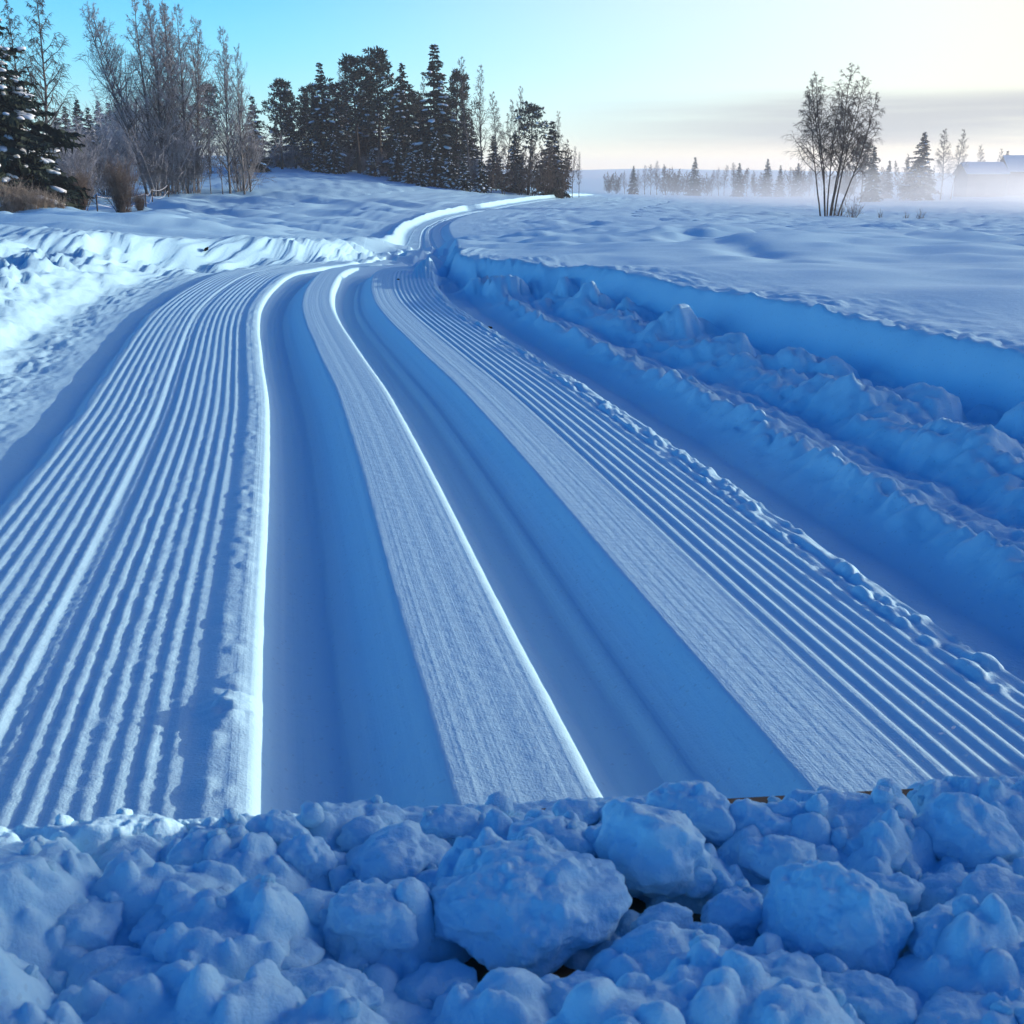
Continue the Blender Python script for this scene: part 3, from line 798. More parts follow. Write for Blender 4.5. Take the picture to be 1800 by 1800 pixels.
def bare_tree_meshes(seed, h=10.0, stems=1, lean=(0, 0), first=.22, reach=.30, droop=-.5, steep=.85, nb=34, sub=7, twigs=6, rscale=1.0, twig_r=.0095, stem_fan=.25, crown_mat=None, bark=None):
    rs = np.random.default_rng(seed); T = Segs(); C = Segs()
    for st in range(stems):
        a = st * 2.4 + rs.uniform(-.3, .3) if stems > 1 else 0
        fan = stem_fan * math.sqrt((st + .3) / stems) if stems > 1 else 0
        hh = h * (1 - .28 * fan / max(stem_fan, .01) * rs.uniform(.4, 1)) if stems > 1 else h
        d = np.array([lean[0] + math.cos(a) * fan, lean[1] + math.sin(a) * fan, 1.0])
        p = np.array([math.cos(a) * .19 * stems ** .5, math.sin(a) * .19 * stems ** .5, -.15]) * (((st + .3) / stems) ** .5 if stems > 1 else 0) + np.array([0, 0, -.1])
        r0 = (.0085 * hh + .02) * rscale / (stems ** .28)
        pts, ds = grow(T, p, d, hh / math.sqrt(1 + fan * fan) + .15, r0, .012 * rscale, 16, rs, .035, .10)
        P = np.array(pts)
        for b in range(nb):
            t = first + (1 - first) * ((b + rs.uniform(0, 1)) / nb) ** .9
            k = min(15, int(t * 16)); f = t * 16 - k
            q = P[k] * (1 - f) + P[k + 1] * f
            an = b * 2.4 + rs.uniform(-.5, .5)
            L = hh * reach * (1.12 - t) * rs.uniform(.65, 1.15) * (.55 + .45 * min(1, (t - first) / .18 + .35))
            bd = np.array([math.cos(an), math.sin(an), steep * rs.uniform(.7, 1.3)])
            rb_ = max(.010, r0 * (1 - t) * .55 + .008) * rscale ** .5
            bp, bds = grow(T if L > hh * .08 else C, q, bd, L, rb_, .007, 5, rs, .10, .45)
            for s2 in range(sub):
                t2 = .25 + .75 * (s2 + rs.uniform(0, 1)) / sub
                k2 = min(4, int(t2 * 5)); q2 = bp[k2] + (bp[k2 + 1] - bp[k2]) * (t2 * 5 - k2)
                sd = vunit(bds[k2] + rs.normal(size=3) * .75)
                L2 = L * .42 * rs.uniform(.6, 1.2) * (1.15 - .5 * t2)
                cp, cds = grow(C, q2, sd, L2, .0095, twig_r * .8, 3, rs, .15, droop * .35)
                for w in range(twigs):
                    k3 = rs.integers(0, 3); q3 = cp[k3] + (cp[k3 + 1] - cp[k3]) * rs.uniform(0, 1)
                    td = vunit(cds[k3] + rs.normal(size=3) * .7)
                    grow(C, q3, td, L2 * rs.uniform(.3, .65) + .05, twig_r, twig_r * .55, 2, rs, .15, droop)
    return [('trunk', T.mesh('trunk', bark or M_BARK, 5)), ('crown', C.mesh('crown', crown_mat or M_FROST, 3))]

class Quads:
    def __init__(s): s.v = []
    def card(s, p, d, side, L, W):
        s.v.append((p, p + d * L * .45 + side * W, p + d * L, p + d * L * .45 - side * W))
    def mesh(s, name, mat):
        co = np.array(s.v).reshape(-1, 3); n = len(s.v)
        return new_mesh(name, co, np.arange(n * 4).reshape(n, 4), mat, False)

_blob = None
def snow_blobs(name, items, mat, sub=2):
    """flattened lumps of snow: (centre, ax, ay, az, rotz, tilt)"""
    p, f = ico(sub); V = []; F = []
    for k, (c, ax, ay, az, rz, tl) in enumerate(items):
        q = p * (1 + .28 * noise3(p * 1.6 + k * 1.3, 7))[:, None] * np.array([ax, ay, az])
        q[:, 2] -= tl * q[:, 0]
        cz, sz = math.cos(rz), math.sin(rz)
        q = np.stack([q[:, 0] * cz - q[:, 1] * sz, q[:, 0] * sz + q[:, 1] * cz, q[:, 2]], -1) + c
        V.append(q); F.append(f + k * len(p))
    return new_mesh(name, np.concatenate(V), np.concatenate(F), mat)

def spruce_meshes(seed, h=10.0, rbase=.30, snow=.45, dense=1.0, top_pow=.85, bare=0.04, needles=None, card=1.0, snow_sub=2):
    rs = np.random.default_rng(seed); T = Segs(); Q = Quads(); snowl = []
    grow(T, np.array([0, 0, -.2]), np.array([0, 0, 1.]), h + .2, .016 * h, .01, 12, rs, .01, 0)
    nw = int(h * 3.2)
    for w in range(nw):
        t = bare + (1 - bare) * (w + rs.uniform(0, .6)) / nw
        z0_ = t * h; R = h * rbase * (1 - t) ** top_pow * rs.uniform(.8, 1.12) + .08
        nbr = max(4, int((6 + 4 * (1 - t)) * dense))
        for b in range(nbr):
            an = 2 * math.pi * (b + rs.uniform(0, .8)) / nbr + w * .9
            L = R * rs.uniform(.55, 1.2); z = z0_ + rs.uniform(-.45, .45)
            o = np.array([math.cos(an), math.sin(an), 0]); side = np.array([-math.sin(an), math.cos(an), 0])
            up = .25 * t - .30 * (1 - t)
            nseg = max(3, int(L / .22))
            pts = []
            for k in range(nseg + 1):
                f = k / nseg
                dz = L * (up * f - .30 * f * f + .16 * f ** 4)
                pts.append(np.array([0, 0, z]) + o * L * f + np.array([0, 0, dz]) + rs.normal(size=3) * .01)
            T.add(pts[0], pts[nseg // 2], .006 + .004 * L, .006); T.add(pts[nseg // 2], pts[-1], .006, .003)
            for k in range(nseg):
                f = (k + .5) / nseg
                wid = (.20 + .34 * L * (1 - f) * f * 2.2) * card
                for s_ in (-1, 1):
                    for m_ in range(2):
                        p = pts[k] + (pts[k + 1] - pts[k]) * rs.uniform(0, 1)
                        d = vunit(o * rs.uniform(.4, 1.0) + side * s_ * rs.uniform(.5, 1.1) + np.array([0, 0, rs.uniform(-.75, -.05)]))
                        Q.card(p, d, vunit(np.cross(d, rs.normal(size=3))), wid * rs.uniform(.7, 1.4), wid * .26)
                # hanging twiglets
                p = pts[k] + (pts[k + 1] - pts[k]) * rs.uniform(0, 1)
                d = vunit(np.array([rs.normal() * .3, rs.normal() * .3, -1]) + o * .3)
                Q.card(p, d, vunit(np.cross(d, rs.normal(size=3))), (.2 + .14 * L) * card, .06 * card)
            d = vunit(pts[-1] - pts[-2]); Q.card(pts[-1] - d * .08, d, side, .22 * card, .04 * card)
            if rs.uniform() < snow:
                f = rs.uniform(.45, .95); k = min(nseg - 1, int(f * nseg)); c = pts[k] + (pts[k + 1] - pts[k]) * .5
                a = min(1.7, L) * rs.uniform(.10, .23) + .05
                tl = -(pts[k + 1][2] - pts[k][2]) / max(.05, np.linalg.norm((pts[k + 1] - pts[k])[:2]))
                snowl.append((c + np.array([0, 0, .03]), a, a * rs.uniform(.45, .8), .035 + a * .2, an, tl))
                if rs.uniform() < .5: snowl.append((c + o * a * .8 + side * a * .5 * rs.choice((-1, 1)) + np.array([0, 0, -.02]), a * .6, a * .45, .03 + a * .15, an, tl))
    Q.card(np.array([0, 0, h - .35]), np.array([0, 0, 1.]), np.array([1., 0, 0]), .5, .03)
    parts = [('trunk', T.mesh('trunk', M_BARK_DARK, 4)), ('crown', Q.mesh('crown', needles or M_NEEDLE))]
    if snowl: parts.append(('snow_load', snow_blobs('snow_load', snowl, M_TREESNOW, snow_sub)))
    return parts

def pine_meshes(seed, h=10.0, crown0=.38, reach=.20, clumps=46, lump=.75):
    rs = np.random.default_rng(seed); T = Segs(); Q = Quads(); snowl = []
    pts, ds = grow(T, np.array([0, 0, -.2]), np.array([0, 0, 1.]), h * .96 + .2, .017 * h, .02, 14, rs, .03, .05)
    P = np.array(pts)
    for b in range(clumps):
        t = crown0 + (1 - crown0) * (b + rs.uniform(0, 1)) / clumps
        k = min(13, int(t * 14)); q = P[k] + (P[k + 1] - P[k]) * (t * 14 - k)
        tt = (t - crown0) / (1 - crown0)
        L = h * reach * (math.sin(math.pi * min(1, .25 + tt * .75)) ** .7) * rs.uniform(.45, 1.15) + .15
        an = b * 2.4 + rs.uniform(-.6, .6)
        bp, bd = grow(T, q, np.array([math.cos(an), math.sin(an), rs.uniform(.05, .5)]), L, .012 + .01 * L, .008, 4, rs, .15, .3)
        for e in range(3):
            c = bp[4 - e] + rs.normal(size=3) * .12
            R = lump * (.55 if e else .8) * rs.uniform(.6, 1.2) * (1 - .35 * tt)
            for m_ in range(34 if e == 0 else 20):
                v = vunit(rs.normal(size=3)); p = c + v * R * rs.uniform(.1, .8) * np.array([1, 1, .55])
                d = vunit(v + np.array([0, 0, .55]) + rs.normal(size=3) * .3)
                Q.card(p, d, vunit(np.cross(d, rs.normal(size=3))), .38 * rs.uniform(.6, 1.2), .06)
            if rs.uniform() < .22: snowl.append((c + np.array([0, 0, R * .35]), R * .5, R * .4, .06 + R * .10, an, 0.05))
    return [('trunk', T.mesh('trunk', M_BARK_DARK, 5)), ('crown', Q.mesh('crown', M_PINE)), ('snow_load', snow_blobs('snow_load', snowl, M_TREESNOW, 1))]

def shrub_meshes(seed, h=2.0, width=1.6, stems=60, mat=None, subs=7, droop=.1, r=.008, twigs=3, splay=1.0):
    rs = np.random.default_rng(seed); T = Segs(); C = Segs()
    for s_ in range(stems):
        a = rs.uniform(0, 6.28); fan = abs(rs.normal()) * .33 * width / h * splay
        L = h * rs.uniform(.6, 1.02)
        p = np.array([math.cos(a), math.sin(a), 0]) * rs.uniform(0, .18) * width + np.array([0, 0, -.1])
        pts, ds = grow(T, p, np.array([math.cos(a) * fan, math.sin(a) * fan, 1]), L, r * 1.5, r * .6, 5, rs, .07, .05)
        for k in range(subs):
            i = rs.integers(1, 5); q = pts[i] + (pts[i + 1] - pts[i]) * rs.uniform(0, 1)
            cp, cd = grow(C, q, ds[i] + rs.normal(size=3) * .55, L * rs.uniform(.15, .38), r * .7, r * .45, 2, rs, .15, droop)
            for w in range(twigs):
                j = rs.integers(0, 2)
                grow(C, cp[j] + (cp[j + 1] - cp[j]) * rs.uniform(0, 1), cd[j] + rs.normal(size=3) * .6, L * rs.uniform(.06, .16), r * .55, r * .35, 1, rs, .1, 0)
    return [('stem', T.mesh('stem', mat or M_BROWN, 3)), ('twig_crown', C.mesh('twig_crown', mat or M_BROWN, 3))]

def plant_tree(name, parts, proto_h, px, top, Y, label, cat, group, rz=None, widen=1.0, dx=0.0):
    """stand a tree on the snow so that it is as tall as the photograph shows it"""
    x = px2x(px, Y, 330) + dx; z = ground_z(x, Y)
    hh = float(y2h(top, Y)) - z
    s_ = hh / proto_h
    o = empty(name, (x, Y, z - .03), random.uniform(0, 6.28) if rz is None else rz, s_)
    if widen != 1.0: o.scale = (s_ * widen, s_ * widen, s_)
    kids = {}
    for n_, me in parts:
        par = kids['crown'] if n_ == 'snow_load' else o
        kids[n_] = link(n_, me, par)
        if n_ == 'snow_load': kids[n_]['kind'] = 'stuff'
    tag(o, label, cat, group)
    return o

BIRCH = [bare_tree_meshes(40 + k, 10, reach=.34, first=.15, droop=-.05, steep=1.15, nb=40, sub=7, twigs=6) for k in range(3)]
BIRCH_L = bare_tree_meshes(50, 10, lean=(-.22, 0), reach=.42, first=.2, droop=-.1, steep=1.1, nb=40, sub=7, twigs=6)
BIRCH_R = bare_tree_meshes(51, 10, lean=(.16, .05), reach=.40, first=.22, droop=-.1, steep=1.1, nb=40, sub=7, twigs=6)
BIRCH_W = [bare_tree_meshes(60 + k, 10, reach=.30, first=.25, droop=-1.1, steep=.75, nb=36, sub=8, twigs=7, crown_mat=M_TWIG) for k in range(2)]
BIRCH_THIN = [bare_tree_meshes(70 + k, 10, reach=.27, first=.25, droop=-.2, steep=1.2, nb=34, sub=7, twigs=5, crown_mat=M_TWIG) for k in range(2)]
LONE = bare_tree_meshes(80, 10, stems=8, reach=.40, first=.33, droop=-.9, steep=.95, nb=26, sub=7, twigs=6, twig_r=.0085, stem_fan=.17, crown_mat=M_TWIG, bark=M_BARK_DARK)
SPRUCE = [spruce_meshes(90 + k, 10, .25, .28) for k in range(2)]
SPRUCE_SNOW = [spruce_meshes(95 + k, 5, .34, .75, snow_sub=1) for k in range(2)]
SPRUCE_BIG = spruce_meshes(99, 10, .42, .85, 1.4, .75, card=.85)
PINE = [pine_meshes(110 + k, 10) for k in range(3)]
PINE_HIGH = pine_meshes(115, 10, .55, .22, 26, .8)
FROST_BUSH = [shrub_meshes(120 + k, 4, 3.6, 46, M_FROST_BLUE, 12, -.25, .016, 5, 1.3) for k in range(2)]
FROST_SHRUB = [shrub_meshes(125 + k, 3, 2.2, 36, M_FROST, 10, -.1, .011, 5, 1.2) for k in range(2)]
BUSH = shrub_meshes(130, 2.3, 1.9, 150, M_BROWN, 6, .1, .007, 3, .75)
REED = [shrub_meshes(132 + k, 1.4, 1.2, 60, M_REED, 4, -.2, .006, 3, 1.0) for k in range(2)]
TUFT = shrub_meshes(135, .9, 1.3, 26, M_BROWN, 2, -.1, .008, 2, 1.5)
BROWNTREE = [bare_tree_meshes(140 + k, 10, stems=4, reach=.26, first=.08, droop=-.3, steep=.9, nb=28, sub=7, twigs=6, crown_mat=M_BROWN, bark=M_BARK_DARK, stem_fan=.3, twig_r=.026) for k in range(2)]

# --- left edge: big snowy spruce with birches behind it
plant_tree('spruce_tree', SPRUCE_BIG, 10, -4, -12, 48, 'large snow-laden spruce cut off by the left picture edge', 'spruce', 'conifers', .4, 1.12)
plant_tree('spruce_tree', SPRUCE_SNOW[0], 5, 78, 225, 49.5, 'lower snow-laden spruce at the right foot of the large one', 'spruce', 'conifers', 1.0, 1.15)
plant_tree('birch_tree', BIRCH_W[0], 10, 50, 6, 60, 'slender bare birch right behind the large snowy spruce, left of a taller birch', 'birch', 'bare trees', 2.0, .85)
plant_tree('birch_tree', BIRCH_W[1], 10, 86, -18, 62, 'tall weeping birch near the left edge with arching right-hand branches', 'birch', 'bare trees', .5, 1.05)
for k, (px, top, Y, lab) in enumerate(((118, 205, 66, 'frosted shrub beside the big spruce under the weeping birch'), (150, 222, 70, 'frosted shrub left of the dark far conifers, middle of three'), (188, 236, 72, 'frosted shrub above the brown rounded bush'), (140, 258, 60, 'low frosted shrub in front of other frosted shrubs, left of the brown bush'))):
    plant_tree('frosted_shrub', FROST_SHRUB[k % 2], 3, px, top, Y, lab, 'shrub', 'frosted shrubs', None, 1.1)
for k, (px, top, Y) in enumerate(((128, 188, 128), (150, 176, 130), (168, 190, 126), (186, 178, 132), (204, 182, 128), (220, 172, 134), (112, 196, 130), (236, 184, 132))):
    plant_tree('spruce_tree', SPRUCE[k % 2], 10, px, top, Y, 'small dark conifer in the distant gap between spruce and birch clump', 'spruce', 'dark conifers in the left gap', None, 1.15)
plant_tree('brown_bush', BUSH, 2.3, 213, 281, 50, 'dense rounded brown leafless bush by the field fence', 'bush', 'brown bushes', .3, .95)
plant_tree('brown_bush', BUSH, 2.3, 243, 338, 50.5, 'small brown bush at the right foot of the rounded one', 'bush', 'brown bushes', 1.9, 1.1)
plant_tree('brown_bush', BUSH, 2.3, 138, 300, 51, 'dark leafless bush below the big spruce, left of the rounded brown one', 'bush', 'brown bushes', 2.9, .9)
for k, (px, top) in enumerate(((2, 316), (20, 310), (38, 318), (56, 324), (72, 328), (88, 334), (104, 342))):
    plant_tree('dry_weed', REED[k % 2], 1.4, px, top, 43.5 + .5 * (k % 3), 'clump of dry tan frosted weeds below the large snowy spruce', 'weeds', 'dry weeds at the left edge', None, 1.25)

# --- birch clump left of centre
clump = [(258, 30, 74, 'L', 'outermost left-leaning bare tree of the tall clump'), (268, 22, 76, 'L', 'bare tree of the tall clump, second from its left, leaning left'),
         (277, 12, 74, 0, 'bare tree of the tall clump, third from the left'), (286, 5, 77, 1, 'tallest bare tree in the middle of the tall clump'),
         (294, 26, 73, 2, 'dark-stemmed bare tree of the tall clump, just right of the tallest'), (303, 30, 78, 0, 'bare tree in the right half of the tall clump, behind a thicker stem'),
         (312, 26, 75, 1, 'thick-stemmed bare tree in the right half of the tall clump'), (322, 34, 79, 2, 'bare tree of the tall clump, fourth from its right'),
         (330, 32, 74, 0, 'bare tree of the tall clump, third from its right'), (339, 46, 77, 'R', 'right-leaning bare tree of the tall clump'), (349, 78, 76, 1, 'shorter bare tree at the right end of the tall clump')]
for k, (px, top, Y, v, lab) in enumerate(clump):
    parts = BIRCH_L if v == 'L' else BIRCH_R if v == 'R' else BIRCH[v]
    plant_tree('bare_tree', parts, 9.6, px, top, Y, lab, 'bare tree', 'bare trees', 0.0 if v in ('L', 'R') else None, .9)
for px, top, Y, w, lab in ((228, 172, 92, 1.0, 'wide blue-grey frosted bush behind the left side of the tall clump'), (262, 180, 95, 1.0, 'wide blue-grey frosted bush behind the middle of the tall clump'), (335, 205, 96, .9, 'blue-grey frosted bush between the tall clump and the smaller clump')):
    plant_tree('frosted_bush', FROST_BUSH[int(px) % 2], 4, px, top, Y, lab, 'bush', 'frosted shrubs', None, w)
for k, (px, top, Y, lab) in enumerate(((276, 232, 72, 'frosted undergrowth at the left foot of the tall clump'), (305, 222, 73, 'frosted undergrowth in the middle foot of the tall clump'), (334, 228, 74, 'frosted undergrowth at the right foot of the tall clump'), (425, 225, 76, 'frosted undergrowth behind the smaller clump'))):
    plant_tree('frosted_shrub', FROST_SHRUB[k % 2], 3, px, top, Y, lab, 'shrub', 'frosted shrubs', None, 1.15)
for k, (px, top, Y, v, lab) in enumerate(((404, 66, 74, 0, 'tallest bare tree of the smaller clump left of the forest'), (418, 92, 76, 1, 'second tallest bare tree of the smaller clump'), (429, 98, 74, 2, 'bare tree of the smaller clump, right of its second tallest'), (440, 140, 75, 1, 'short bare tree at the right end of the smaller clump'))):
    plant_tree('bare_tree', BIRCH[v], 9.6, px, top, Y, lab, 'bare tree', 'bare trees', None, .8)
for px, top, lab in ((370, 232, 'thin young tree standing alone right of the tall clump'), (391, 238, 'thin young tree just left of the smaller clump')):
    plant_tree('young_tree', BIRCH_THIN[1], 10, px, top, 73, lab, 'young tree', 'bare trees', None, .9)
plant_tree('pine_tree', PINE[0], 9.8, 372, 148, 104, 'dark pine between the two bare clumps', 'pine', 'conifers', None, 1.0)
plant_tree('spruce_tree', SPRUCE[0], 10, 452, 170, 106, 'dark spruce behind the right side of the smaller clump', 'spruce', 'conifers', None, 1.1)

# --- forest on the knoll
forest = [(498, 140, 112, 'P0', 1.0, 'pine at the left end of the forest, bushy with a double tip'), (522, 160, 114, 'P1', .9, 'lower pine just right of the leftmost forest pine'),
          (548, 178, 115, 'P2', .9, 'small pine left of the first tall forest spruce'), (571, 112, 111, 'S0', 1.0, 'first tall spruce from the left in the forest'), (598, 165, 116, 'S1', 1.0, 'shorter spruce right of the first tall forest spruce'),
          (632, 100, 112, 'P1', 1.1, 'tall dark pine left of the broadest forest pine'), (672, 90, 113, 'P2', 1.25, 'broadest tall pine in the middle of the forest'), (712, 113, 111, 'S1', 1.0, 'dark spruce with layered boughs right of the broadest pine'),
          (768, 81, 108, 'S0', 1.15, 'tallest pointed spruce of the forest'), (802, 125, 110, 'P0', .8, 'tufted pine just right of the tallest pointed spruce'),
          (928, 184, 106, 'H', 1.1, 'umbrella-topped pine near the right end of the forest'), (905, 236, 107, 'S1', 1.2, 'low dark spruce left of the umbrella-topped pine'), (970, 214, 110, 'S0', 1.3, 'spruce at the right end of the forest before the last thin trees'),
          (640, 175, 122, 'S1', 1.2, 'dark spruce deep in the forest behind the tall pines'), (694, 165, 124, 'S0', 1.2, 'dark spruce deep in the forest behind the layered spruce'), (742, 170, 122, 'S1', 1.2, 'dark spruce deep in the forest left of the tallest spruce'),
          (515, 192, 119, 'S1', 1.2, 'dark spruce behind the lower pine at the left of the forest'), (556, 150, 121, 'P0', 1.0, 'pine behind the first tall forest spruce, on its left'), (586, 150, 120, 'P2', 1.0, 'pine behind the first tall forest spruce, on its right'),
          (614, 158, 121, 'S0', 1.3, 'dark spruce filling the gap left of the tall dark pine'), (655, 132, 122, 'S1', 1.2, 'dark spruce between the tall dark pine and the broadest pine'), (728, 160, 118, 'P1', 1.0, 'pine filling the gap right of the layered spruce'), (786, 165, 118, 'S1', 1.2, 'dark spruce between the tallest spruce and the tufted pine'), (816, 190, 115, 'S0', 1.2, 'dark spruce at the foot of the tall forest birch'),
          (540, 205, 122, 'S0', 1.3, 'dark spruce deep in the left part of the forest'), (830, 215, 118, 'S1', 1.2, 'dark spruce deep in the forest among the right-hand birches'), (868, 240, 116, 'S0', 1.3, 'dark low spruce behind the right-hand birches'), (490, 215, 120, 'S1', 1.3, 'dark spruce at the left rim of the forest behind the pines')]
for px, top, Y, v, w, lab in forest:
    pine = v[0] in 'PH'
    parts = PINE_HIGH if v == 'H' else PINE[int(v[1])] if pine else SPRUCE[int(v[1])]
    plant_tree('pine_tree' if pine else 'spruce_tree', parts, 9.8 if pine else 10, px, top, Y, lab, 'pine' if pine else 'spruce', 'conifers', None, w)
for k, (px, top, Y, lab) in enumerate(((588, 232, 107, 'snow-covered young spruce below the first tall forest spruce'), (560, 250, 108, 'snow-covered young spruce at the foot of the left forest'), (700, 240, 104, 'snow-covered young spruce below the broadest pine'), (724, 252, 102, 'snow-covered young spruce left of the one under the tallest spruce'),
                                       (766, 236, 101, 'largest snow-covered young spruce below the tallest spruce'), (792, 262, 99, 'snow-covered young spruce between two larger snowy ones'), (816, 272, 98, 'snow-covered young spruce bent low at the forest edge'), (846, 276, 99, 'rightmost snow-covered young spruce at the forest edge'), (742, 268, 100, 'small snow-covered young spruce in the dip of the forest edge'), (655, 258, 108, 'snow-covered young spruce in the dark middle of the forest'))):
    plant_tree('young_spruce', SPRUCE_SNOW[k % 2], 5, px, top, Y, lab, 'spruce', 'snowy young spruces', None, .95)
for k, (px, top, Y, w, lab) in enumerate(((824, 103, 108, 1.0, 'tall bare birch right of the tallest forest spruce'), (847, 118, 109, .9, 'bare birch right of the tall forest birch'), (872, 165, 107, .9, 'bare birch with a low crown in the right forest'), (888, 176, 109, .8, 'thin bare birch left of the umbrella pine'),
                                          (908, 154, 110, .8, 'thin tall birch directly left of the umbrella pine'), (980, 198, 112, .8, 'thin bare birch at the right tip of the forest'), (604, 120, 118, .7, 'faint bare birch behind the left forest spruces'), (742, 135, 116, .7, 'faint bare birch left of the tallest spruce'), (1006, 258, 116, .9, 'small bare tree at the far right end of the forest'), (1018, 268, 118, .8, 'last small bare tree right of the forest'))):
    plant_tree('birch_tree', (BIRCH_THIN + BIRCH_W)[k % 4], 10, px, top, Y, lab, 'birch', 'bare trees', None, w)
for k, (px, top, Y, lab) in enumerate(((935, 238, 104, 'brown bushy tree under the umbrella pine'), (958, 248, 105, 'brown bushy tree right of the umbrella pine'), (985, 244, 107, 'brown bushy tree at the right end of the forest'), (912, 262, 103, 'low brown bushy tree in the right forest'), (885, 268, 102, 'low brown bushy tree below the right-hand birches'), (862, 280, 101, 'low brown bushy tree right of the last snowy young spruce'))):
    plant_tree('bushy_tree', BROWNTREE[k % 2], 9.5, px, top, Y, lab, 'bushy tree', 'brown bushy trees', None, 1.15)
for k in range(12):
    px = 480 + k * 32; plant_tree('frosted_shrub', FROST_SHRUB[k % 2], 3, px, 255 + (px - 480) * .07 + random.uniform(-10, 8), 114 - max(0, px - 640) * .035, 'dim frosted undergrowth shrub at the foot of the forest', 'shrub', 'forest undergrowth', None, 1.2)

# --- right field: lone birch
plant_tree('lone_birch', LONE, 9.3, 1461, 130, 80, 'lone many-stemmed bare birch in the misty right field', 'birch', 'bare trees', .6, 1.2)
for k, (px, top, Y, lab) in enumerate(((1480, 348, 79, 'low brown shrub at the right foot of the lone birch'), (1502, 344, 78.5, 'wiry brown shrub a little right of the lone birch'), (1552, 366, 79, 'small brown tuft midway between the shrub and the grass tufts'), (1598, 370, 77, 'low grass tuft right of the lone birch, first of a pair'), (1622, 364, 77, 'taller grass tuft right of the lone birch, second of a pair'), (1640, 384, 78, 'tiny grass tuft farthest right of the lone birch'), (1430, 378, 80, 'low tuft just left of the lone birch'), (1405, 380, 81, 'low tuft farther left of the lone birch'), (1385, 381, 81, 'leftmost tiny tuft near the lone birch'))):
    plant_tree('grass_tuft', TUFT, .9, px, top, Y, lab, 'tuft', 'tufts around the lone birch', None, .8 if k < 2 else .6)
for k, (px, top, Y, w, v, lab) in enumerate(((1490, 262, 205, 1.1, 'B', 'bushy tree showing behind the lone birch, left of a darker one'), (1516, 240, 200, 1.0, 'P', 'dark pine showing behind the right side of the lone birch'), (1532, 262, 205, 1.0, 'S', 'small dark spruce behind the right side of the lone birch'),
                                             (1616, 237, 225, 1.25, 'S', 'dark spruce standing above the mist left of two birches'), (1655, 233, 235, 1.1, 'W', 'rounded bare birch above the mist, left of a pair'), (1673, 232, 238, .9, 'W', 'bare birch above the mist, right of a pair'), (1592, 268, 232, 1.0, 'B', 'low bushy tree at the left foot of the misty spruce'), (1634, 285, 240, .9, 'B', 'low bushy tree at the right foot of the misty spruce'), (1560, 285, 260, .9, 'S', 'tiny spruce top in the mist between lone birch and misty spruce'))):
    parts = BROWNTREE[0] if v == 'B' else PINE[1] if v == 'P' else SPRUCE[k % 2] if v == 'S' else BIRCH_W[k % 2]
    nm = {'B': 'bushy_tree', 'P': 'pine_tree', 'S': 'spruce_tree', 'W': 'birch_tree'}[v]
    plant_tree(nm, parts, 9.7, px, top, Y, lab, nm.split('_')[0] if v != 'B' else 'bushy tree', 'trees across the misty field', None, w)
# far tree line
tall = {1113: (292, 'slim conifer near the left end of the far tree line'), 1220: (277, 'tallest pointed conifer of the far tree line'), 1298: (287, 'pointed conifer in the middle of the far tree line'), 1347: (280, 'second tallest conifer of the far tree line'), 1370: (291, 'small conifer between two taller ones of the far tree line'), 1401: (287, 'conifer at the right end of the far tree line, left of the lone birch')}
for px, (top, lab) in tall.items():
    plant_tree('spruce_tree', SPRUCE[px % 2], 10, px, top, 300 + px % 17, lab, 'spruce', 'far tree line', None, 1.0)
k = 0; px = 1070
while px < 1560:
    top = 300 - 8 * math.sin(px * .05) - random.uniform(0, 7)
    par = random.choice((BROWNTREE[0], BROWNTREE[1], BIRCH[0], BIRCH[1], BIRCH_W[0], BROWNTREE[1]))
    plant_tree('far_tree', par, 9.7, px, top, 305 + random.uniform(0, 30), 'low hazy tree of the far tree line between taller conifers', 'tree', 'low trees of the far tree line', None, 1.3)
    px += random.uniform(8, 16)
for k, (px, top, lab) in enumerate(((1720, 256, 'hazy bare tree above the barn, leftmost'), (1748, 262, 'hazy bare tree above the barn, middle'), (1764, 266, 'tiny hazy spruce above the barn'), (1797, 252, 'hazy bare tree above the barn at the right picture edge'))):
    plant_tree('far_tree', SPRUCE[0] if 'spruce' in lab else BIRCH_W[k % 2], 10, px, top, 330, lab, 'tree', 'trees behind the barn', None, 1.0)

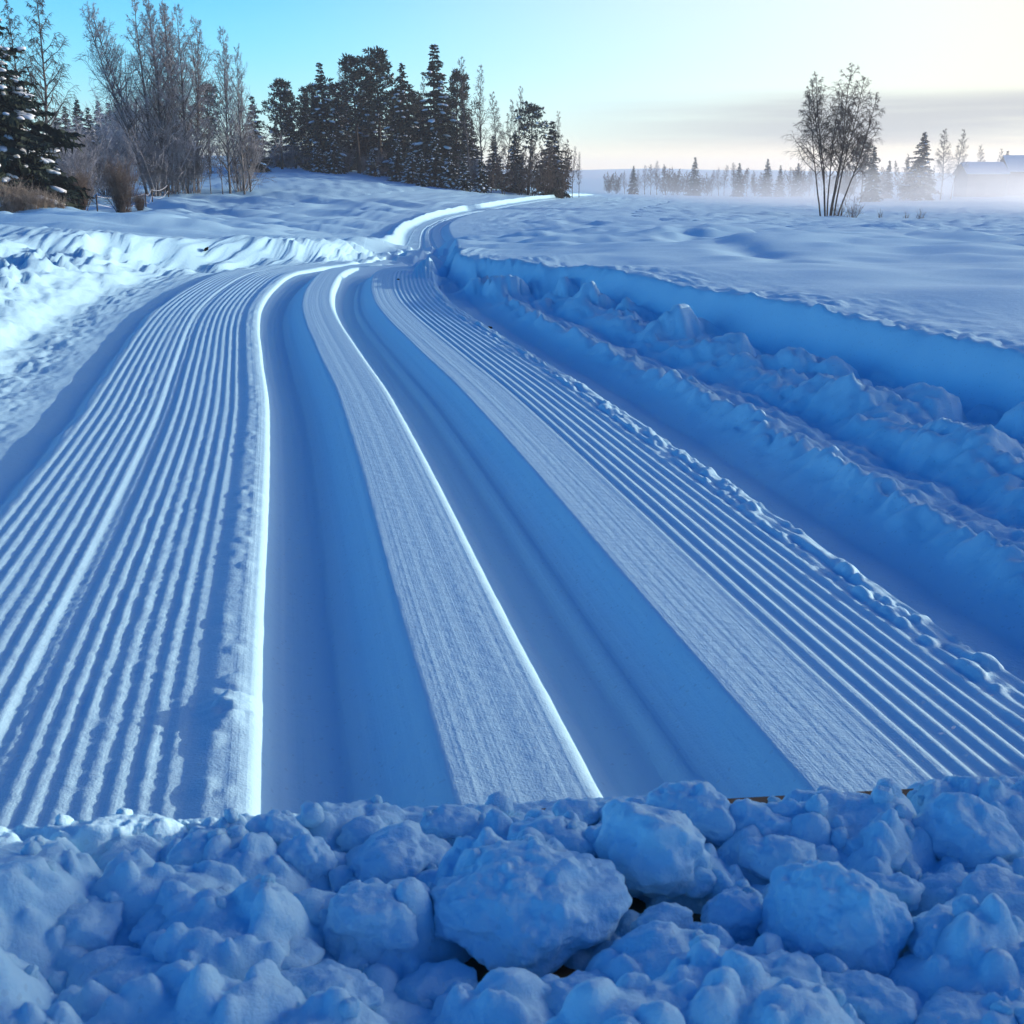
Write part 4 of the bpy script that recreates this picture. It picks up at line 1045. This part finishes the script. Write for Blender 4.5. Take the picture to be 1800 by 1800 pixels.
# --- barn in the mist
M_BARNWOOD = wood_material('barn_boards', (.10, .08, .07), (.20, .17, .15))
def barn(px0, px1, Y, ridge_py, eave_py, label):
    xa, xb = px2x(px0, Y), px2x(px1, Y); zg = min(ground_z(xa, Y), ground_z(xb, Y)) - .3
    ze, zr = float(y2h(eave_py, Y)), float(y2h(ridge_py, Y + 4)); w = xb - xa; dpt = 8.0
    o = empty('barn', ((xa + xb) / 2, Y, zg)); tag(o, label, 'barn', 'barn buildings')
    e, r = ze - zg, zr - zg; hw = w / 2
    co = [(-hw, 0, 0), (hw, 0, 0), (hw, dpt, 0), (-hw, dpt, 0), (-hw, 0, e), (hw, 0, e), (hw, dpt, e), (-hw, dpt, e), (-hw, dpt / 2, r), (hw, dpt / 2, r)]
    me = bpy.data.meshes.new('wall'); me.from_pydata(co, [], [(0, 1, 5, 4), (1, 2, 6, 9, 5), (2, 3, 7, 6), (3, 0, 4, 8, 7)]); me.materials.append(M_BARNWOOD)
    link('wall', me, o)
    ov = .5; sl_ = (r - e) / (dpt / 2)
    for sgn in (-1, 1):
        ye = -ov if sgn < 0 else dpt + ov
        zl = e - sl_ * ov
        pts = [(-hw - ov, ye, zl + .02), (hw + ov, ye, zl + .02), (hw + ov, dpt / 2, r + .02), (-hw - ov, dpt / 2, r + .02)]
        up = [(x, y, z + .12) for x, y, z in pts]
        me = bpy.data.meshes.new('roof'); me.from_pydata(pts + up, [], [(3, 2, 1, 0), (4, 5, 6, 7), (0, 1, 5, 4), (1, 2, 6, 5), (2, 3, 7, 6), (3, 0, 4, 7)]); me.materials.append(M_BARNWOOD)
        rf = link('roof', me, o)
        a = [(x * .99, y, z + .125) for x, y, z in pts]; b_ = [(x * .985, y, z + .42) for x, y, z in pts]
        me = bpy.data.meshes.new('roof_snow'); me.from_pydata(a + b_, [], [(3, 2, 1, 0), (4, 5, 6, 7), (0, 1, 5, 4), (1, 2, 6, 5), (2, 3, 7, 6), (3, 0, 4, 7)]); me.materials.append(M_TREESNOW)
        link('roof_snow', me, rf)
    dr_ = link('door', box_mesh('door', 2.2, .12, e * .62, M_BARK_DARK, .02), o); dr_.location = (-hw * .3, -.07, e * .31)
    return o
barn(1694, 1762, 272, 288, 305, 'low barn with snowy roof half lost in the mist')
barn(1766, 1900, 290, 276, 300, 'larger barn behind the low one, cut off by the right picture edge')

# --- field fence with snow-covered rope
M_POST = plain('post_wood', (.03, .022, .017), .9, (.09, .07, .055), 8)
M_ROPE = plain('snowy_rope', (.72, .78, .86), .7)
fence = empty('rope_fence', (px2x(260, 60), 60, ground_z(px2x(260, 60), 60)))
tag(fence, 'thin fence of dark posts with snow-covered sagging rope by the brown bush', 'fence')
fpts = []
for px, Y, top in ((172, 51, 342), (258, 59, 340), (270, 62, 339), (299, 68, 333)):
    x = px2x(px, Y); z = ground_z(x, Y); ht = max(.7, float(y2h(top, Y)) - z)
    sg = Segs(); sg.add(np.array([0, 0, -.2]), np.array([.02, 0, ht]), .032, .03)
    p = link('post', sg.mesh('post', M_POST, 7), fence); p.location = Vector((x, Y, z)) - fence.location
    fpts.append(Vector((x, Y, z + ht * .92)) - fence.location)
for a, b in zip(fpts[:-1], fpts[1:]):
    for drop, sag in ((0, .16), (.32, .26)):
        sg = Segs(); pr = None
        for k in range(11):
            t = k / 10; q = np.array(a.lerp(b, t)) - np.array([0, 0, drop + sag * 4 * t * (1 - t)])
            if pr is not None: sg.add(pr, q, .009, .009)
            pr = q
        link('rope', sg.mesh('rope', M_ROPE, 5), fence)

# --- dark bits lying on the snow
M_BIT = plain('dark_bark_bit', (.012, .01, .009), .8, (.03, .025, .02), 60)
def bit(px, py, size, label, cat, name, stretch=1.0, H=0.0, tilt=0.0):
    x, y = ground(px, py, H); z = ground_z(x, y)
    p, f = ico(2); q = p * (1 + .35 * noise3(p * 2 + px, 3))[:, None] * np.array([size * stretch, size * .6, size * .45])
    o = link(name, new_mesh(name, q, f, M_BIT, False)); o.location = (x, y, z + size * .3); o.rotation_euler = (0, tilt, .4)
    return tag(o, label, cat)
bit(860, 553, .009, 'tiny dark bark fragment on the shaded snow right of the trail', 'bark', 'bark_fragment')
bit(700, 492, .006, 'tiniest dark speck of bark on the far bend of the trail', 'bark', 'bark_fragment')
bit(363, 440, .028, 'short dark twig sticking out of the lit left snow bank', 'twig', 'twig', .25, .06, .9)

# ------------------------------------------------------------------ frosty air and ground mist
def volume_box(name, x0, x1, y0, y1, z0, z1):
    me = box_mesh(name, x1 - x0, y1 - y0, z1 - z0, None, 0)
    me.materials.clear()
    o = link(name, me, kind='stuff'); o.location = ((x0 + x1) / 2, (y0 + y1) / 2, (z0 + z1) / 2)
    m = bpy.data.materials.new(name); m.use_nodes = True; n = m.node_tree.nodes; n.clear()
    out = n.new('ShaderNodeOutputMaterial'); pv = n.new('ShaderNodeVolumePrincipled')
    m.node_tree.links.new(pv.outputs[0], out.inputs['Volume']); me.materials.append(m)
    return o, m, pv
_zmin = min(float(np.min([v.co.z for v in _f.data.vertices])), -12)
hz, hm, hp = volume_box('haze', -1950, 1950, -1950, 1950, _zmin - 1.0, max(24.0, float(np.max([v.co.z for v in _f.data.vertices])) + 2.0))
hp.inputs['Color'].default_value = (.95, .97, 1, 1); hp.inputs['Density'].default_value = .0005; hp.inputs['Anisotropy'].default_value = .35

mz, mm, mp_ = volume_box('mist', 10, 330, 74, 330, -7.5, 9.0)
n = mm.node_tree.nodes; l = mm.node_tree.links
def vmath(op, a, b=None):
    q = n.new('ShaderNodeMath'); q.operation = op
    for k, v in enumerate((a, b)):
        if v is None: continue
        if isinstance(v, (int, float)): q.inputs[k].default_value = v
        else: l.new(v, q.inputs[k])
    return q.outputs[0]
def vramp(x, lo, hi, a=0.0, b=1.0):
    q = n.new('ShaderNodeMapRange'); q.interpolation_type = 'SMOOTHSTEP'; l.new(x, q.inputs[0])
    for k, v in enumerate((lo, hi, a, b)): q.inputs[k + 1].default_value = v
    return q.outputs[0]
geo = n.new('ShaderNodeNewGeometry'); sp = n.new('ShaderNodeSeparateXYZ'); l.new(geo.outputs['Position'], sp.inputs[0])
mpn = n.new('ShaderNodeMapping'); mpn.inputs['Scale'].default_value = (.04, .04, .2); l.new(geo.outputs['Position'], mpn.inputs[0])
nz = n.new('ShaderNodeTexNoise'); nz.inputs['Scale'].default_value = 1; nz.inputs['Detail'].default_value = 2; l.new(mpn.outputs[0], nz.inputs['Vector'])
# the mist lies on the falling field: height above it decides
hgt = vmath('ADD', sp.outputs[2], vmath('MULTIPLY', sp.outputs[1], .0155))
hgt = vmath('SUBTRACT', hgt, vmath('MULTIPLY', vmath('SUBTRACT', nz.outputs['Fac'], .5), 5.0))
edge = vmath('DIVIDE', sp.outputs[0], sp.outputs[1])
den = vmath('MULTIPLY', vramp(hgt, -.5, 5.5, 1, 0), vramp(sp.outputs[1], 76, 120))
den = vmath('MULTIPLY', den, vramp(edge, .02, .34))
den = vmath('MULTIPLY', den, vmath('MULTIPLY', vramp(sp.outputs[1], 250, 328, 1, 0), vramp(sp.outputs[0], 240, 325, 1, 0)))
den = vmath('MULTIPLY', den, vramp(nz.outputs['Fac'], .36, .60, .08, 1.15))
l.new(vmath('MULTIPLY', den, .0125), mp_.inputs['Density'])
mp_.inputs['Color'].default_value = (.94, .97, 1.0, 1); mp_.inputs['Anisotropy'].default_value = .55
